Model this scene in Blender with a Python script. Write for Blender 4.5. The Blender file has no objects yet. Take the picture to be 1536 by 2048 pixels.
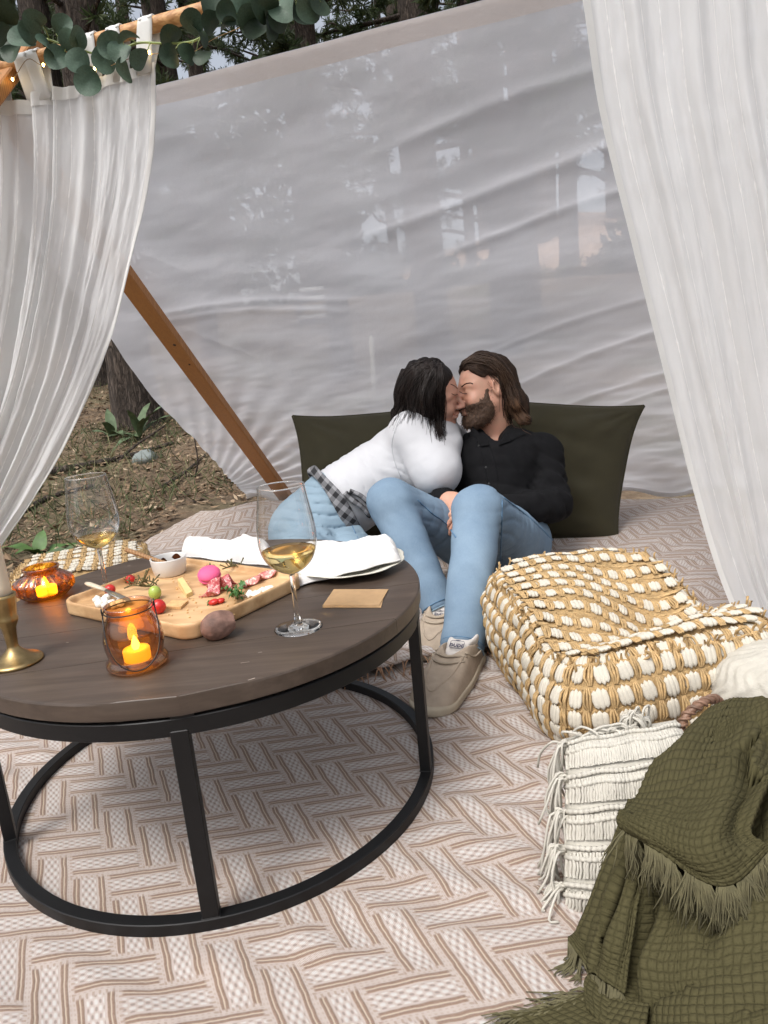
import bpy, math, random
import numpy as np
from mathutils import Vector, Matrix, Quaternion
random.seed(7); np.random.seed(7)
scene = bpy.context.scene
COL = scene.collection
R = math.radians

# ------------------------------------------------------------------ camera
CAM = np.array([0.0, 0.0, 0.7748]); PITCH, ROLL, FPX = 0.223426, -0.093705, 1422.0
_cp, _sp = math.cos(PITCH), math.sin(PITCH)
_fw = np.array([0, _cp, -_sp]); _r0 = np.array([1.0, 0, 0]); _u0 = np.array([0, _sp, _cp])
_rt = _r0*math.cos(ROLL) + _u0*math.sin(ROLL); _up = -_r0*math.sin(ROLL) + _u0*math.cos(ROLL)
cd = bpy.data.cameras.new('camera'); cam = bpy.data.objects.new('camera', cd); COL.objects.link(cam)
m = Matrix.Identity(4)
for i in range(3):
    m[i][0] = _rt[i]; m[i][1] = _up[i]; m[i][2] = -_fw[i]; m[i][3] = CAM[i]
cam.matrix_world = m
cd.sensor_fit = 'VERTICAL'; cd.sensor_height = 24.0; cd.lens = 24.0*FPX/2048
cd.clip_start = 0.02; cd.clip_end = 2000
scene.camera = cam
# ------------------------------------------------------------------ light
SUN_EL, SUN_AZ = 60.0, 222.0        # azimuth clockwise from +y (the view direction): behind the photographer, to the left
world = bpy.data.worlds.new('World'); scene.world = world; world.use_nodes = True
wn = world.node_tree.nodes; wl = world.node_tree.links
sky = wn.new('ShaderNodeTexSky'); sky.sky_type = 'NISHITA'; sky.sun_disc = False
sky.sun_elevation = R(SUN_EL); sky.sun_rotation = R(SUN_AZ); sky.dust_density = 6.0; sky.air_density = 1.0; sky.ozone_density = 1.5
bg = wn['Background']; bg.inputs[1].default_value = 0.15
hs = wn.new('ShaderNodeHueSaturation'); hs.inputs['Saturation'].default_value = 0.40   # thin bright overcast
wl.new(sky.outputs[0], hs.inputs['Color']); wl.new(hs.outputs[0], bg.inputs[0])
sd = bpy.data.lights.new('sun', 'SUN'); sd.energy = 1.0; sd.angle = R(16); sd.color = (1.0, 0.99, 0.975)
sun = bpy.data.objects.new('sun', sd); COL.objects.link(sun)
_sdir = Vector((math.sin(R(SUN_AZ))*math.cos(R(SUN_EL)), math.cos(R(SUN_AZ))*math.cos(R(SUN_EL)), math.sin(R(SUN_EL))))
sun.rotation_euler = _sdir.to_track_quat('Z', 'Y').to_euler(); sun.location = (0, 0, 8)
vs = scene.view_settings; vs.view_transform = 'Standard'; vs.look = 'None'; vs.gamma = 1.0; vs.use_curve_mapping = False
vs.exposure = 0.54
scene.render.engine = 'CYCLES'
cy = scene.cycles
cy.use_denoising = True
try: cy.denoiser = 'OPENIMAGEDENOISE'
except Exception: pass
cy.max_bounces = 14; cy.diffuse_bounces = 4; cy.glossy_bounces = 5; cy.transmission_bounces = 12; cy.transparent_max_bounces = 24
cy.caustics_reflective = False; cy.caustics_refractive = True; cy.blur_glossy = 0.6
cy.sample_clamp_indirect = 6.0; cy.use_adaptive_sampling = True; cy.adaptive_threshold = 0.015

# ------------------------------------------------------------------ pixel helpers (photo pixels 1536x2048)
def ray(x, y):
    d = _fw + (x-768)/FPX*_rt - (y-1024)/FPX*_up
    return d
def at(x, y, Y):                     # point on the pixel's ray at world depth Y
    d = ray(x, y); return CAM + d*(Y/d[1])
def gp(x, y, z=0.0):                 # point on the pixel's ray at height z
    d = ray(x, y); return CAM + d*((z-CAM[2])/d[2])
def nrm(v):
    v = np.asarray(v, float); return v/max(1e-9, np.linalg.norm(v))

# ------------------------------------------------------------------ node / material helpers
class NT:
    def __init__(s, mat):
        s.t = mat.node_tree; s.n = s.t.nodes; s.l = s.t.links
    def new(s, ty, **kw):
        n = s.n.new('ShaderNode'+ty)
        for k, v in kw.items(): setattr(n, k, v)
        return n
    def put(s, sock, v):
        if v is None: return
        if hasattr(v, 'is_output') or isinstance(v, bpy.types.NodeSocket): s.l.new(v, sock)
        else:
            try: sock.default_value = v
            except Exception:
                sock.default_value = (*v, 1.0) if len(v) == 3 else v
    def m(s, op, a, b=None, c=None, clamp=False):
        n = s.new('Math', operation=op); n.use_clamp = clamp
        s.put(n.inputs[0], a); s.put(n.inputs[1], b); s.put(n.inputs[2], c)
        return n.outputs[0]
    def mix(s, f, a, b, blend='MIX'):
        n = s.new('Mix', data_type='RGBA', blend_type=blend)
        s.put(n.inputs[0], f); s.put(n.inputs[6], a); s.put(n.inputs[7], b)
        return n.outputs[2]
    def noise(s, scale, detail=3, rough=0.55, vec=None, dist=0.0, out=0):
        n = s.new('TexNoise'); n.inputs['Scale'].default_value = scale; n.inputs['Detail'].default_value = detail
        n.inputs['Roughness'].default_value = rough; n.inputs['Distortion'].default_value = dist
        if vec is not None: s.l.new(vec, n.inputs['Vector'])
        return n.outputs[out]
    def ramp(s, f, stops):
        n = s.new('ValToRGB'); e = n.color_ramp.elements
        while len(e) > 1: e.remove(e[-1])
        e[0].position = stops[0][0]; e[0].color = (*stops[0][1], 1)
        for p, c in stops[1:]:
            q = e.new(p); q.color = (*c, 1)
        s.l.new(f, n.inputs[0]); return n.outputs[0]
    def mrange(s, v, a, b, c=0.0, d=1.0):
        n = s.new('MapRange'); s.put(n.inputs[0], v)
        for i, x in enumerate((a, b, c, d)): n.inputs[i+1].default_value = x
        return n.outputs[0]
    def bump(s, h, strength=0.3, dist=0.01, normal=None):
        n = s.new('Bump'); n.inputs['Strength'].default_value = strength; n.inputs['Distance'].default_value = dist
        s.l.new(h, n.inputs['Height'])
        if normal is not None: s.l.new(normal, n.inputs['Normal'])
        return n.outputs[0]
    def coord(s, which='Object', scale=None):
        n = s.new('TexCoord'); o = n.outputs[which]
        if scale is not None:
            mp = s.new('Mapping'); mp.inputs['Scale'].default_value = scale; s.l.new(o, mp.inputs['Vector']); o = mp.outputs[0]
        return o
MATS = {}
def mat(name):
    mt = bpy.data.materials.new(name); mt.use_nodes = True
    t = NT(mt); b = t.n['Principled BSDF']; MATS[name] = mt
    return mt, t, b
def simple(name, col, rough=0.6, var=0.12, vscale=20, bump=0.0, bscale=200, bdist=0.002, metallic=0.0, spec=0.5, sheen=0.0, scale=None, emis=None):
    mt, t, b = mat(name)
    vec = t.coord('Object', scale)
    if var:
        f = t.noise(vscale, 4, 0.6, vec)
        lo = tuple(c*(1-var) for c in col); hi = tuple(min(1, c*(1+var)) for c in col)
        t.l.new(t.ramp(f, [(0.3, lo), (0.7, hi)]), b.inputs['Base Color'])
    else: b.inputs['Base Color'].default_value = (*col, 1)
    b.inputs['Roughness'].default_value = rough; b.inputs['Metallic'].default_value = metallic
    b.inputs['Specular IOR Level'].default_value = spec
    if sheen: b.inputs['Sheen Weight'].default_value = sheen
    if bump: t.l.new(t.bump(t.noise(bscale, 3, 0.6, vec), bump, bdist), b.inputs['Normal'])
    if emis:
        b.inputs['Emission Color'].default_value = (*emis[0], 1); b.inputs['Emission Strength'].default_value = emis[1]
    return mt

# ------------------------------------------------------------------ mesh helpers
class MB:
    def __init__(s): s.v = []; s.f = []; s.uv = None; s.sm = True
    def add(s, vs_, fs):
        o = len(s.v); s.v.extend([tuple(map(float, q)) for q in vs_]); s.f.extend([tuple(i+o for i in f) for f in fs]); return s
    def box(s, c, size, rot=None, bev=0.0):
        hx, hy, hz = [q/2 for q in size]; c = np.asarray(c, float)
        M = np.eye(3) if rot is None else np.asarray(rot, float)
        if bev <= 0:
            P = [(-hx,-hy,-hz),(hx,-hy,-hz),(hx,hy,-hz),(-hx,hy,-hz),(-hx,-hy,hz),(hx,-hy,hz),(hx,hy,hz),(-hx,hy,hz)]
            F = [(0,3,2,1),(4,5,6,7),(0,1,5,4),(1,2,6,5),(2,3,7,6),(3,0,4,7)]
            return s.add([c+M@np.array(q) for q in P], F)
        b = min(bev, hx*.9, hy*.9, hz*.9)
        P = []; 
        for sz, ins in ((-hz, b), (-hz+b, 0), (hz-b, 0), (hz, b)):
            x, y = hx-ins, hy-ins
            P += [(-x+b,-y,sz),(x-b,-y,sz),(x,-y+b,sz),(x,y-b,sz),(x-b,y,sz),(-x+b,y,sz),(-x,y-b,sz),(-x,-y+b,sz)]
        F = [tuple(range(7,-1,-1)), tuple(range(24,32))]
        for k in range(3):
            for i in range(8): j = (i+1) % 8; F.append((k*8+i, k*8+j, k*8+8+j, k*8+8+i))
        return s.add([c+M@np.array(q) for q in P], F)
    def tube(s, pts, rad, n=8, cap=True, flat=None):
        pts = [np.asarray(q, float) for q in pts]; k = len(pts)
        if not hasattr(rad, '__len__'): rad = [rad]*k
        V = []; prev = None
        for i in range(k):
            t = nrm(pts[min(i+1, k-1)]-pts[max(i-1, 0)])
            if prev is None:
                a = np.array([0, 0, 1.0]) if abs(t[2]) < .9 else np.array([1.0, 0, 0])
                x = nrm(np.cross(a, t))
            else: x = nrm(prev-t*(prev@t))
            prev = x; y = np.cross(t, x)
            for j in range(n):
                a = 2*math.pi*j/n; V.append(pts[i]+rad[i]*(math.cos(a)*x+math.sin(a)*y*(flat or 1)))
        F = [(i*n+j, i*n+(j+1) % n, (i+1)*n+(j+1) % n, (i+1)*n+j) for i in range(k-1) for j in range(n)]
        if cap: F += [tuple(range(n-1, -1, -1)), tuple(range((k-1)*n, k*n))]
        return s.add(V, F)
    def lathe(s, prof, n=32, c=(0, 0, 0), closed=False, rfun=None):
        V = []; c = np.asarray(c, float); k = len(prof)
        for i, (r, z) in enumerate(prof):
            for j in range(n):
                a = 2*math.pi*j/n; rr = r if rfun is None else rfun(r, z, a, i)
                V.append(c+np.array([rr*math.cos(a), rr*math.sin(a), z]))
        kk = k if closed else k-1
        F = [(i*n+j, i*n+(j+1) % n, ((i+1) % k)*n+(j+1) % n, ((i+1) % k)*n+j) for i in range(kk) for j in range(n)]
        if not closed:
            F += [tuple(range(n-1, -1, -1)), tuple(range((k-1)*n, k*n))]
        return s.add(V, F)
    def prism(s, outline, z0, z1):
        n = len(outline)
        V = [(x, y, z0) for x, y in outline]+[(x, y, z1) for x, y in outline]
        F = [tuple(range(n-1, -1, -1)), tuple(range(n, 2*n))]+[(i, (i+1) % n, n+(i+1) % n, n+i) for i in range(n)]
        return s.add(V, F)
    def grid(s, fn, nu, nv, uv=None):
        o = len(s.v)
        V = [fn(i/nu, j/nv) for j in range(nv+1) for i in range(nu+1)]
        F = [(j*(nu+1)+i, j*(nu+1)+i+1, (j+1)*(nu+1)+i+1, (j+1)*(nu+1)+i) for j in range(nv) for i in range(nu)]
        s.add(V, F)
        if uv is not None:
            if s.uv is None: s.uv = {}
            for j in range(nv+1):
                for i in range(nu+1): s.uv[o+j*(nu+1)+i] = uv(i/nu, j/nv)
        return s
    def ell(s, c, r, n=12, k=8, rot=None, jit=0.0):
        V = []; M = np.eye(3) if rot is None else np.asarray(rot); c = np.asarray(c, float)
        for i in range(1, k):
            t = math.pi*i/k
            for j in range(n):
                a = 2*math.pi*j/n; q = np.array([r[0]*math.sin(t)*math.cos(a), r[1]*math.sin(t)*math.sin(a), r[2]*math.cos(t)])
                if jit: q = q*(1+random.uniform(-jit, jit))
                V.append(c+M@q)
        V += [c+M@np.array([0, 0, r[2]]), c+M@np.array([0, 0, -r[2]])]
        F = [(i*n+j, (i+1)*n+j, (i+1)*n+(j+1) % n, i*n+(j+1) % n) for i in range(k-2) for j in range(n)]
        b = (k-1)*n
        F += [(b, j, (j+1) % n) for j in range(n)]+[(b+1, (k-2)*n+(j+1) % n, (k-2)*n+j) for j in range(n)]
        return s.add(V, F)
    def mesh(s, name, smooth=True):
        me = bpy.data.meshes.new(name); me.from_pydata(s.v, [], s.f); me.update()
        if s.uv is not None:
            l = me.uv_layers.new(name='uv')
            vi = np.zeros(len(me.loops), dtype=np.int32); me.loops.foreach_get('vertex_index', vi)
            arr = np.array([s.uv.get(i, (0, 0)) for i in range(len(s.v))], dtype=np.float32)[vi]
            l.data.foreach_set('uv', arr.ravel())
        me.shade_smooth() if smooth else me.shade_flat()
        return me
def auto_smooth(me, ang=40):
    try: me.set_sharp_from_angle(angle=R(ang))
    except Exception: pass
def link(name, data, material=None, parent=None, M=None):
    o = bpy.data.objects.new(name, data); COL.objects.link(o)
    if material is not None and data is not None and not data.materials: data.materials.append(material)
    if parent is not None:
        o.parent = parent
        o.matrix_parent_inverse = Matrix.Translation(-Vector(parent['_o'])) if '_o' in parent else Matrix.Identity(4)
    if M is not None: o.matrix_basis = M
    return o
def obj(name, mb, material, parent=None, smooth=True, sharp=None, M=None):
    me = mb.mesh(name, smooth) if isinstance(mb, MB) else mb
    if sharp: auto_smooth(me, sharp)
    return link(name, me, material, parent, M)
def thing(name, label, cat, loc, group=None):
    o = bpy.data.objects.new(name, None); COL.objects.link(o); o.empty_display_size = 0.05
    o.location = tuple(map(float, loc)); o['_o'] = tuple(map(float, loc))
    return tag(o, label, cat, group)
def tag(o, label, cat, group=None):
    o['label'] = label; o['category'] = cat
    if group: o['group'] = group
    return o
def struct(o): o['kind'] = 'structure'; return o
def stuff(o): o['kind'] = 'stuff'; return o
def solidify(o, t, off=0.0):
    md = o.modifiers.new('thickness', 'SOLIDIFY'); md.thickness = t; md.offset = off; return o
def subsurf(o, n=1):
    md = o.modifiers.new('smooth', 'SUBSURF'); md.levels = n; md.render_levels = n; return o
def smoothstep(a, b, x):
    t = np.clip((x-a)/(b-a), 0, 1); return t*t*(3-2*t)
def interp(path, t):                 # polyline by normalised parameter
    P = np.asarray(path, float); x = np.linspace(0, 1, len(P))
    return np.array([np.interp(t, x, P[:, k]) for k in range(P.shape[1])])
def catmull(P, n=8):
    P = [np.asarray(q, float) for q in P]; Q = [2*P[0]-P[1]]+P+[2*P[-1]-P[-2]]; out = []
    for i in range(1, len(Q)-2):
        for k in range(n):
            t = k/n; a, b, c, d = Q[i-1], Q[i], Q[i+1], Q[i+2]
            out.append(.5*((2*b)+(-a+c)*t+(2*a-5*b+4*c-d)*t*t+(-a+3*b-3*c+d)*t**3))
    out.append(P[-1]); return out
def rotm(fwd, up):                   # columns: fwd, left, up
    f = nrm(fwd); u = nrm(np.asarray(up, float)-f*(f@np.asarray(up, float))); l = np.cross(u, f)
    return np.stack([f, l, u], 1)
def rz(a): return np.array([[math.cos(a), -math.sin(a), 0], [math.sin(a), math.cos(a), 0], [0, 0, 1.0]])
def mat4(Rm, loc, s=(1, 1, 1)):
    M = Matrix.Identity(4)
    for i in range(3):
        for j in range(3): M[i][j] = float(Rm[i][j]*s[j])
        M[i][3] = float(loc[i])
    return M

# ------------------------------------------------------------------ value noise + implicit surfaces (numpy)
_perm = np.random.RandomState(3).permutation(4096).astype(np.int32)
_rv = np.random.RandomState(5).rand(4096).astype(np.float32)
def vnoise(X, Y, Z):
    X = np.asarray(X, np.float32); Y = np.asarray(Y, np.float32); Z = np.asarray(Z, np.float32)
    fx = np.floor(X); fy = np.floor(Y); fz = np.floor(Z)
    xi = fx.astype(np.int32); yi = fy.astype(np.int32); zi = fz.astype(np.int32)
    fx = X-fx; fy = Y-fy; fz = Z-fz
    fx = fx*fx*(3-2*fx); fy = fy*fy*(3-2*fy); fz = fz*fz*(3-2*fz)
    out = 0
    for dx in (0, 1):
        wx = fx if dx else 1-fx; hx = _perm[(xi+dx) & 4095]
        for dy in (0, 1):
            wxy = wx*(fy if dy else 1-fy); hxy = _perm[(hx+yi+dy) & 4095]+zi
            out = out+wxy*((1-fz)*_rv[_perm[hxy & 4095]]+fz*_rv[_perm[(hxy+1) & 4095]])
    return out*2-1
def smin(a, b, k):
    h = np.clip(0.5+0.5*(b-a)/k, 0, 1)
    return b*(1-h)+a*h-k*h*(1-h)
def smax(a, b, k): return -smin(-a, -b, k)
def cap(p, a, b, ra, rb):
    a = np.asarray(a, np.float32); b = np.asarray(b, np.float32); ab = b-a
    q = p-a; t = np.clip((q@ab)/max(1e-9, float(ab@ab)), 0, 1)
    return np.linalg.norm(q-t[..., None]*ab, axis=-1)-(ra+t*(rb-ra))
def elld(p, c, r, M=None):
    q = p-np.asarray(c, np.float32)
    if M is not None: q = q@np.asarray(M, np.float32)
    r = np.asarray(r, np.float32)
    k0 = np.linalg.norm(q/r, axis=-1); k1 = np.linalg.norm(q/(r*r), axis=-1)
    return k0*(k0-1)/np.maximum(k1, 1e-6)
def rbox(p, c, h, r, M=None):
    q = p-np.asarray(c, np.float32)
    if M is not None: q = q@np.asarray(M, np.float32)
    q = np.abs(q)-(np.asarray(h, np.float32)-r)
    return np.linalg.norm(np.maximum(q, 0), axis=-1)+np.minimum(q.max(-1), 0)-r
def sdf_mesh(name, fn, lo, hi, h, B=8):
    lo = np.asarray(lo, float); hi = np.asarray(hi, float)
    nb = np.ceil((hi-lo)/(h*B)).astype(int); N = nb*B+1
    ax = [lo[i]+(np.arange(nb[i])+.5)*h*B for i in range(3)]
    cc = np.stack(np.meshgrid(*ax, indexing='ij'), -1).astype(np.float32).reshape(-1, 3)
    dc = np.concatenate([fn(c) for c in np.array_split(cc, max(1, len(cc)//60000))])
    act = np.abs(dc) < h*B*1.0+0.012
    G = np.repeat(np.repeat(np.repeat(np.where(dc > 0, 1.0, -1.0).astype(np.float32).reshape(nb), B, 0), B, 1), B, 2)
    G = np.pad(G, ((0, 1),)*3, mode='edge')
    ids = np.argwhere(act.reshape(nb))
    if len(ids):
        k = np.arange(B+1); off = np.stack(np.meshgrid(k, k, k, indexing='ij'), -1).reshape(-1, 3)
        for ch in np.array_split(ids, max(1, len(ids)//250)):
            I = (ch[:, None, :]*B+off[None]).reshape(-1, 3)
            G[I[:, 0], I[:, 1], I[:, 2]] = fn((lo+I*h).astype(np.float32))
    s = G < 0
    c8 = [(i, j, k) for i in (0, 1) for j in (0, 1) for k in (0, 1)]
    cnt = sum(s[i:N[0]-1+i, j:N[1]-1+j, k:N[2]-1+k].astype(np.int8) for i, j, k in c8)
    cells = np.argwhere((cnt > 0) & (cnt < 8))
    vals = np.stack([G[cells[:, 0]+i, cells[:, 1]+j, cells[:, 2]+k] for i, j, k in c8], 1)
    acc = np.zeros((len(cells), 3)); num = np.zeros(len(cells))
    for a in range(8):
        for b in range(a+1, 8):
            if sum(abs(c8[a][q]-c8[b][q]) for q in range(3)) != 1: continue
            va, vb = vals[:, a], vals[:, b]; mk = (va < 0) != (vb < 0)
            t = np.where(mk, va/np.where(mk, va-vb, 1), 0)
            pt = np.array(c8[a])+t[:, None]*(np.array(c8[b])-np.array(c8[a]))
            acc += pt*mk[:, None]; num += mk
    V = lo+(cells+acc/num[:, None])*h
    idx = -np.ones(tuple(N), np.int64); idx[cells[:, 0], cells[:, 1], cells[:, 2]] = np.arange(len(cells))
    F = []
    for axq in range(3):
        b, c = (axq+1) % 3, (axq+2) % 3
        sl0 = [slice(1, N[q]-1) for q in range(3)]; sl1 = list(sl0); sl0[axq] = slice(0, N[axq]-1); sl1[axq] = slice(1, N[axq])
        s0 = s[tuple(sl0)]; s1 = s[tuple(sl1)]
        e = np.argwhere(s0 != s1); flip = s0[e[:, 0], e[:, 1], e[:, 2]]
        o = np.array([0 if q == axq else 1 for q in range(3)]); e = e+o
        def at_(db, dc_):
            q = e.copy(); q[:, b] -= db; q[:, c] -= dc_; return idx[q[:, 0], q[:, 1], q[:, 2]]
        quad = np.stack([at_(0, 0), at_(1, 0), at_(1, 1), at_(0, 1)], 1)
        quad[~flip] = quad[~flip][:, ::-1]
        F.append(quad)
    F = np.concatenate(F); F = F[(F >= 0).all(1)]
    me = bpy.data.meshes.new(name)
    me.vertices.add(len(V)); me.vertices.foreach_set('co', V.astype(np.float32).ravel())
    me.loops.add(len(F)*4); me.loops.foreach_set('vertex_index', F.astype(np.int32).ravel())
    me.polygons.add(len(F)); me.polygons.foreach_set('loop_start', (np.arange(len(F))*4).astype(np.int32))
    me.update(calc_edges=True); me.validate(); me.shade_smooth()
    return me
def grid_mesh(name, fn, nu, nv, uv=None, smooth=True):
    """fn takes arrays u, v in 0..1 and returns an (..., 3) array"""
    U, V = np.meshgrid(np.linspace(0, 1, nu+1), np.linspace(0, 1, nv+1))
    P = np.asarray(fn(U, V), np.float32).reshape(-1, 3)
    i, j = np.meshgrid(np.arange(nu), np.arange(nv)); a = (j*(nu+1)+i).ravel()
    F = np.stack([a, a+1, a+nu+2, a+nu+1], 1).astype(np.int32)
    return quad_mesh(name, P, F, None if uv is None else np.stack(uv(U, V), -1).reshape(-1, 2), smooth)
def quad_mesh(name, P, F, uv=None, smooth=True):
    P = np.asarray(P, np.float32); F = np.asarray(F, np.int32); k = F.shape[1]
    me = bpy.data.meshes.new(name)
    me.vertices.add(len(P)); me.vertices.foreach_set('co', P.ravel())
    me.loops.add(F.size); me.loops.foreach_set('vertex_index', F.ravel())
    me.polygons.add(len(F)); me.polygons.foreach_set('loop_start', (np.arange(len(F))*k).astype(np.int32))
    me.update(calc_edges=True)
    if uv is not None:
        l = me.uv_layers.new(name='uv'); l.data.foreach_set('uv', np.asarray(uv, np.float32)[F.ravel()].ravel())
    me.shade_smooth() if smooth else me.shade_flat()
    return me
A3 = lambda *a: np.array(a, float)
def V3(x, y, z): return np.stack(np.broadcast_arrays(x, y, z), -1)
def vn(a, b, c): 
    a, b = np.broadcast_arrays(np.asarray(a, float), np.asarray(b, float)); return vnoise(a, b, np.zeros_like(a)+c)
# ================================================================== materials of the setting
def rug_material(name, tint=1.0):
    mt, t, b = mat(name)
    uv = t.new('UVMap').outputs[0]
    nz = t.noise(1.6, 2, 0.5, uv, out=1)
    nm = t.new('VectorMath', operation='MULTIPLY_ADD'); t.l.new(nz, nm.inputs[0]); nm.inputs[1].default_value = (0.10, 0.10, 0); t.l.new(uv, nm.inputs[2])
    sp = t.new('SeparateXYZ'); t.l.new(nm.outputs[0], sp.inputs[0]); u, v = sp.outputs[0], sp.outputs[1]
    i, j = t.m('FLOOR', u), t.m('FLOOR', v); fu, fv = t.m('FRACT', u), t.m('FRACT', v)
    k = t.m('FLOORED_MODULO', t.m('ADD', i, j), 4.0)
    isV = t.m('GREATER_THAN', k, 1.5)
    def sel(a, c): return t.m('ADD', t.m('MULTIPLY', c, isV), t.m('MULTIPLY', a, t.m('SUBTRACT', 1.0, isV)))
    a = sel(t.m('DIVIDE', t.m('ADD', k, fu), 2.0), t.m('DIVIDE', t.m('ADD', t.m('SUBTRACT', k, 2.0), fv), 2.0))
    bb = t.m('ABSOLUTE', t.m('SUBTRACT', sel(fv, fu), 0.5))
    bs = sel(fv, fu)
    def band(x, lo, hi, e=0.014):
        r1 = t.mrange(x, lo-e, lo+e); r2 = t.mrange(x, hi-e, hi+e, 1, 0); return t.m('MULTIPLY', r1, r2)
    inside = band(a, 0.035, 0.955)
    lines = t.m('MULTIPLY', t.m('ADD', band(bb, 0.250, 0.318), band(bb, 0.350, 0.418)), inside)
    thread = t.m('MULTIPLY', band(bb, 0.318, 0.350), inside)
    chk = t.m('MULTIPLY', t.m('SINE', t.m('MULTIPLY', a, 2*math.pi*6)), t.m('SINE', t.m('MULTIPLY', bs, 2*math.pi*5.4)))
    mid = t.m('MULTIPLY', band(bb, -1, 0.19), inside)
    dots = t.m('MULTIPLY', t.mrange(chk, 0.42, 0.68), mid)
    wht = t.m('MULTIPLY', t.mrange(chk, 0.0, -0.6), mid)
    ends = t.m('MULTIPLY', t.m('SUBTRACT', 1.0, band(a, 0.05, 0.95)), t.mrange(t.m('SINE', t.m('MULTIPLY', bs, 2*math.pi*7)), 0.2, 0.6))
    edge = t.m('MULTIPLY', t.m('MULTIPLY', band(bb, 0.445, 0.475), t.mrange(t.m('SINE', t.m('MULTIPLY', a, 2*math.pi*16)), -0.2, 0.4)), 0.30)
    c = tint
    base = t.ramp(t.noise(2.5, 3, 0.6, uv), [(0.3, (0.615*c, 0.515*c, 0.455*c)), (0.7, (0.68*c, 0.585*c, 0.525*c))])
    fine = t.m('SINE', t.m('MULTIPLY', t.m('ADD', t.m('MULTIPLY', u, 2.0), v), 85.0))
    base = t.mix(t.mrange(fine, -1, 1, 0, 0.10), base, (0.40*c, 0.33*c, 0.30*c))
    brown = t.ramp(t.noise(14, 3, 0.7, uv), [(0.3, (0.305*c, 0.20*c, 0.145*c)), (0.7, (0.41*c, 0.285*c, 0.215*c))])
    col = t.mix(wht, base, (0.76*c, 0.73*c, 0.70*c))
    col = t.mix(t.m('MULTIPLY', dots, 0.8), col, (0.36*c, 0.285*c, 0.26*c))
    col = t.mix(thread, col, (0.72*c, 0.60*c, 0.46*c))
    col = t.mix(t.m('MULTIPLY', ends, 0.5), col, brown)
    col = t.mix(edge, col, brown)
    col = t.mix(lines, col, brown)
    col = t.mix(t.mrange(t.noise(0.35, 5, 0.65, uv), 0.52, 0.72, 0, 0.22), col, (0.36*c, 0.28*c, 0.23*c))
    t.l.new(col, b.inputs['Base Color']); b.inputs['Roughness'].default_value = 0.95; b.inputs['Specular IOR Level'].default_value = 0.15
    b.inputs['Sheen Weight'].default_value = 0.15
    hgt = t.m('ADD', t.m('ADD', t.m('MULTIPLY', lines, 0.6), t.m('MULTIPLY', wht, 0.25)), t.m('MULTIPLY', fine, 0.12))
    hgt = t.m('ADD', hgt, t.m('MULTIPLY', t.noise(34, 3, 0.7, uv), 0.7))
    t.l.new(t.bump(hgt, 0.7, 0.0025), b.inputs['Normal'])
    return mt
M_RUG = rug_material('woven_rug', 0.73); M_RUG2 = rug_material('woven_rug_back', 0.74)
M_RUGUNDER = simple('rug_reverse', (0.60, 0.50, 0.42), 0.95, 0.16, 14, 0.4, 260, 0.002)
def wood(name, dark, light, scale, rough=0.45, ring=14.0, bump=0.15, spec=0.5, dirn='X'):
    mt, t, b = mat(name); vec = t.coord('Object', scale)
    w = t.new('TexWave', wave_type='BANDS', bands_direction=dirn); w.inputs['Scale'].default_value = ring; w.inputs['Distortion'].default_value = 5.0
    w.inputs['Detail'].default_value = 3; w.inputs['Detail Scale'].default_value = 1.2; t.l.new(vec, w.inputs['Vector'])
    n = t.noise(9, 5, 0.65, vec); f = t.m('ADD', t.m('MULTIPLY', w.outputs[1], 0.45), t.m('MULTIPLY', n, 0.55))
    col = t.ramp(f, [(0.25, dark), (0.75, light)])
    t.l.new(col, b.inputs['Base Color'])
    t.l.new(t.mrange(n, 0.3, 0.7, rough*0.85, rough*1.2), b.inputs['Roughness']); b.inputs['Specular IOR Level'].default_value = spec
    t.l.new(t.bump(f, bump, 0.002), b.inputs['Normal'])
    return mt
M_POST = wood('orange_pine', (0.29, 0.115, 0.030), (0.47, 0.215, 0.065), (9, 9, 0.6), 0.5)
M_POLE = wood('pale_pine_pole', (0.36, 0.165, 0.055), (0.58, 0.32, 0.13), (0.6, 9, 9), 0.5)
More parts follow.
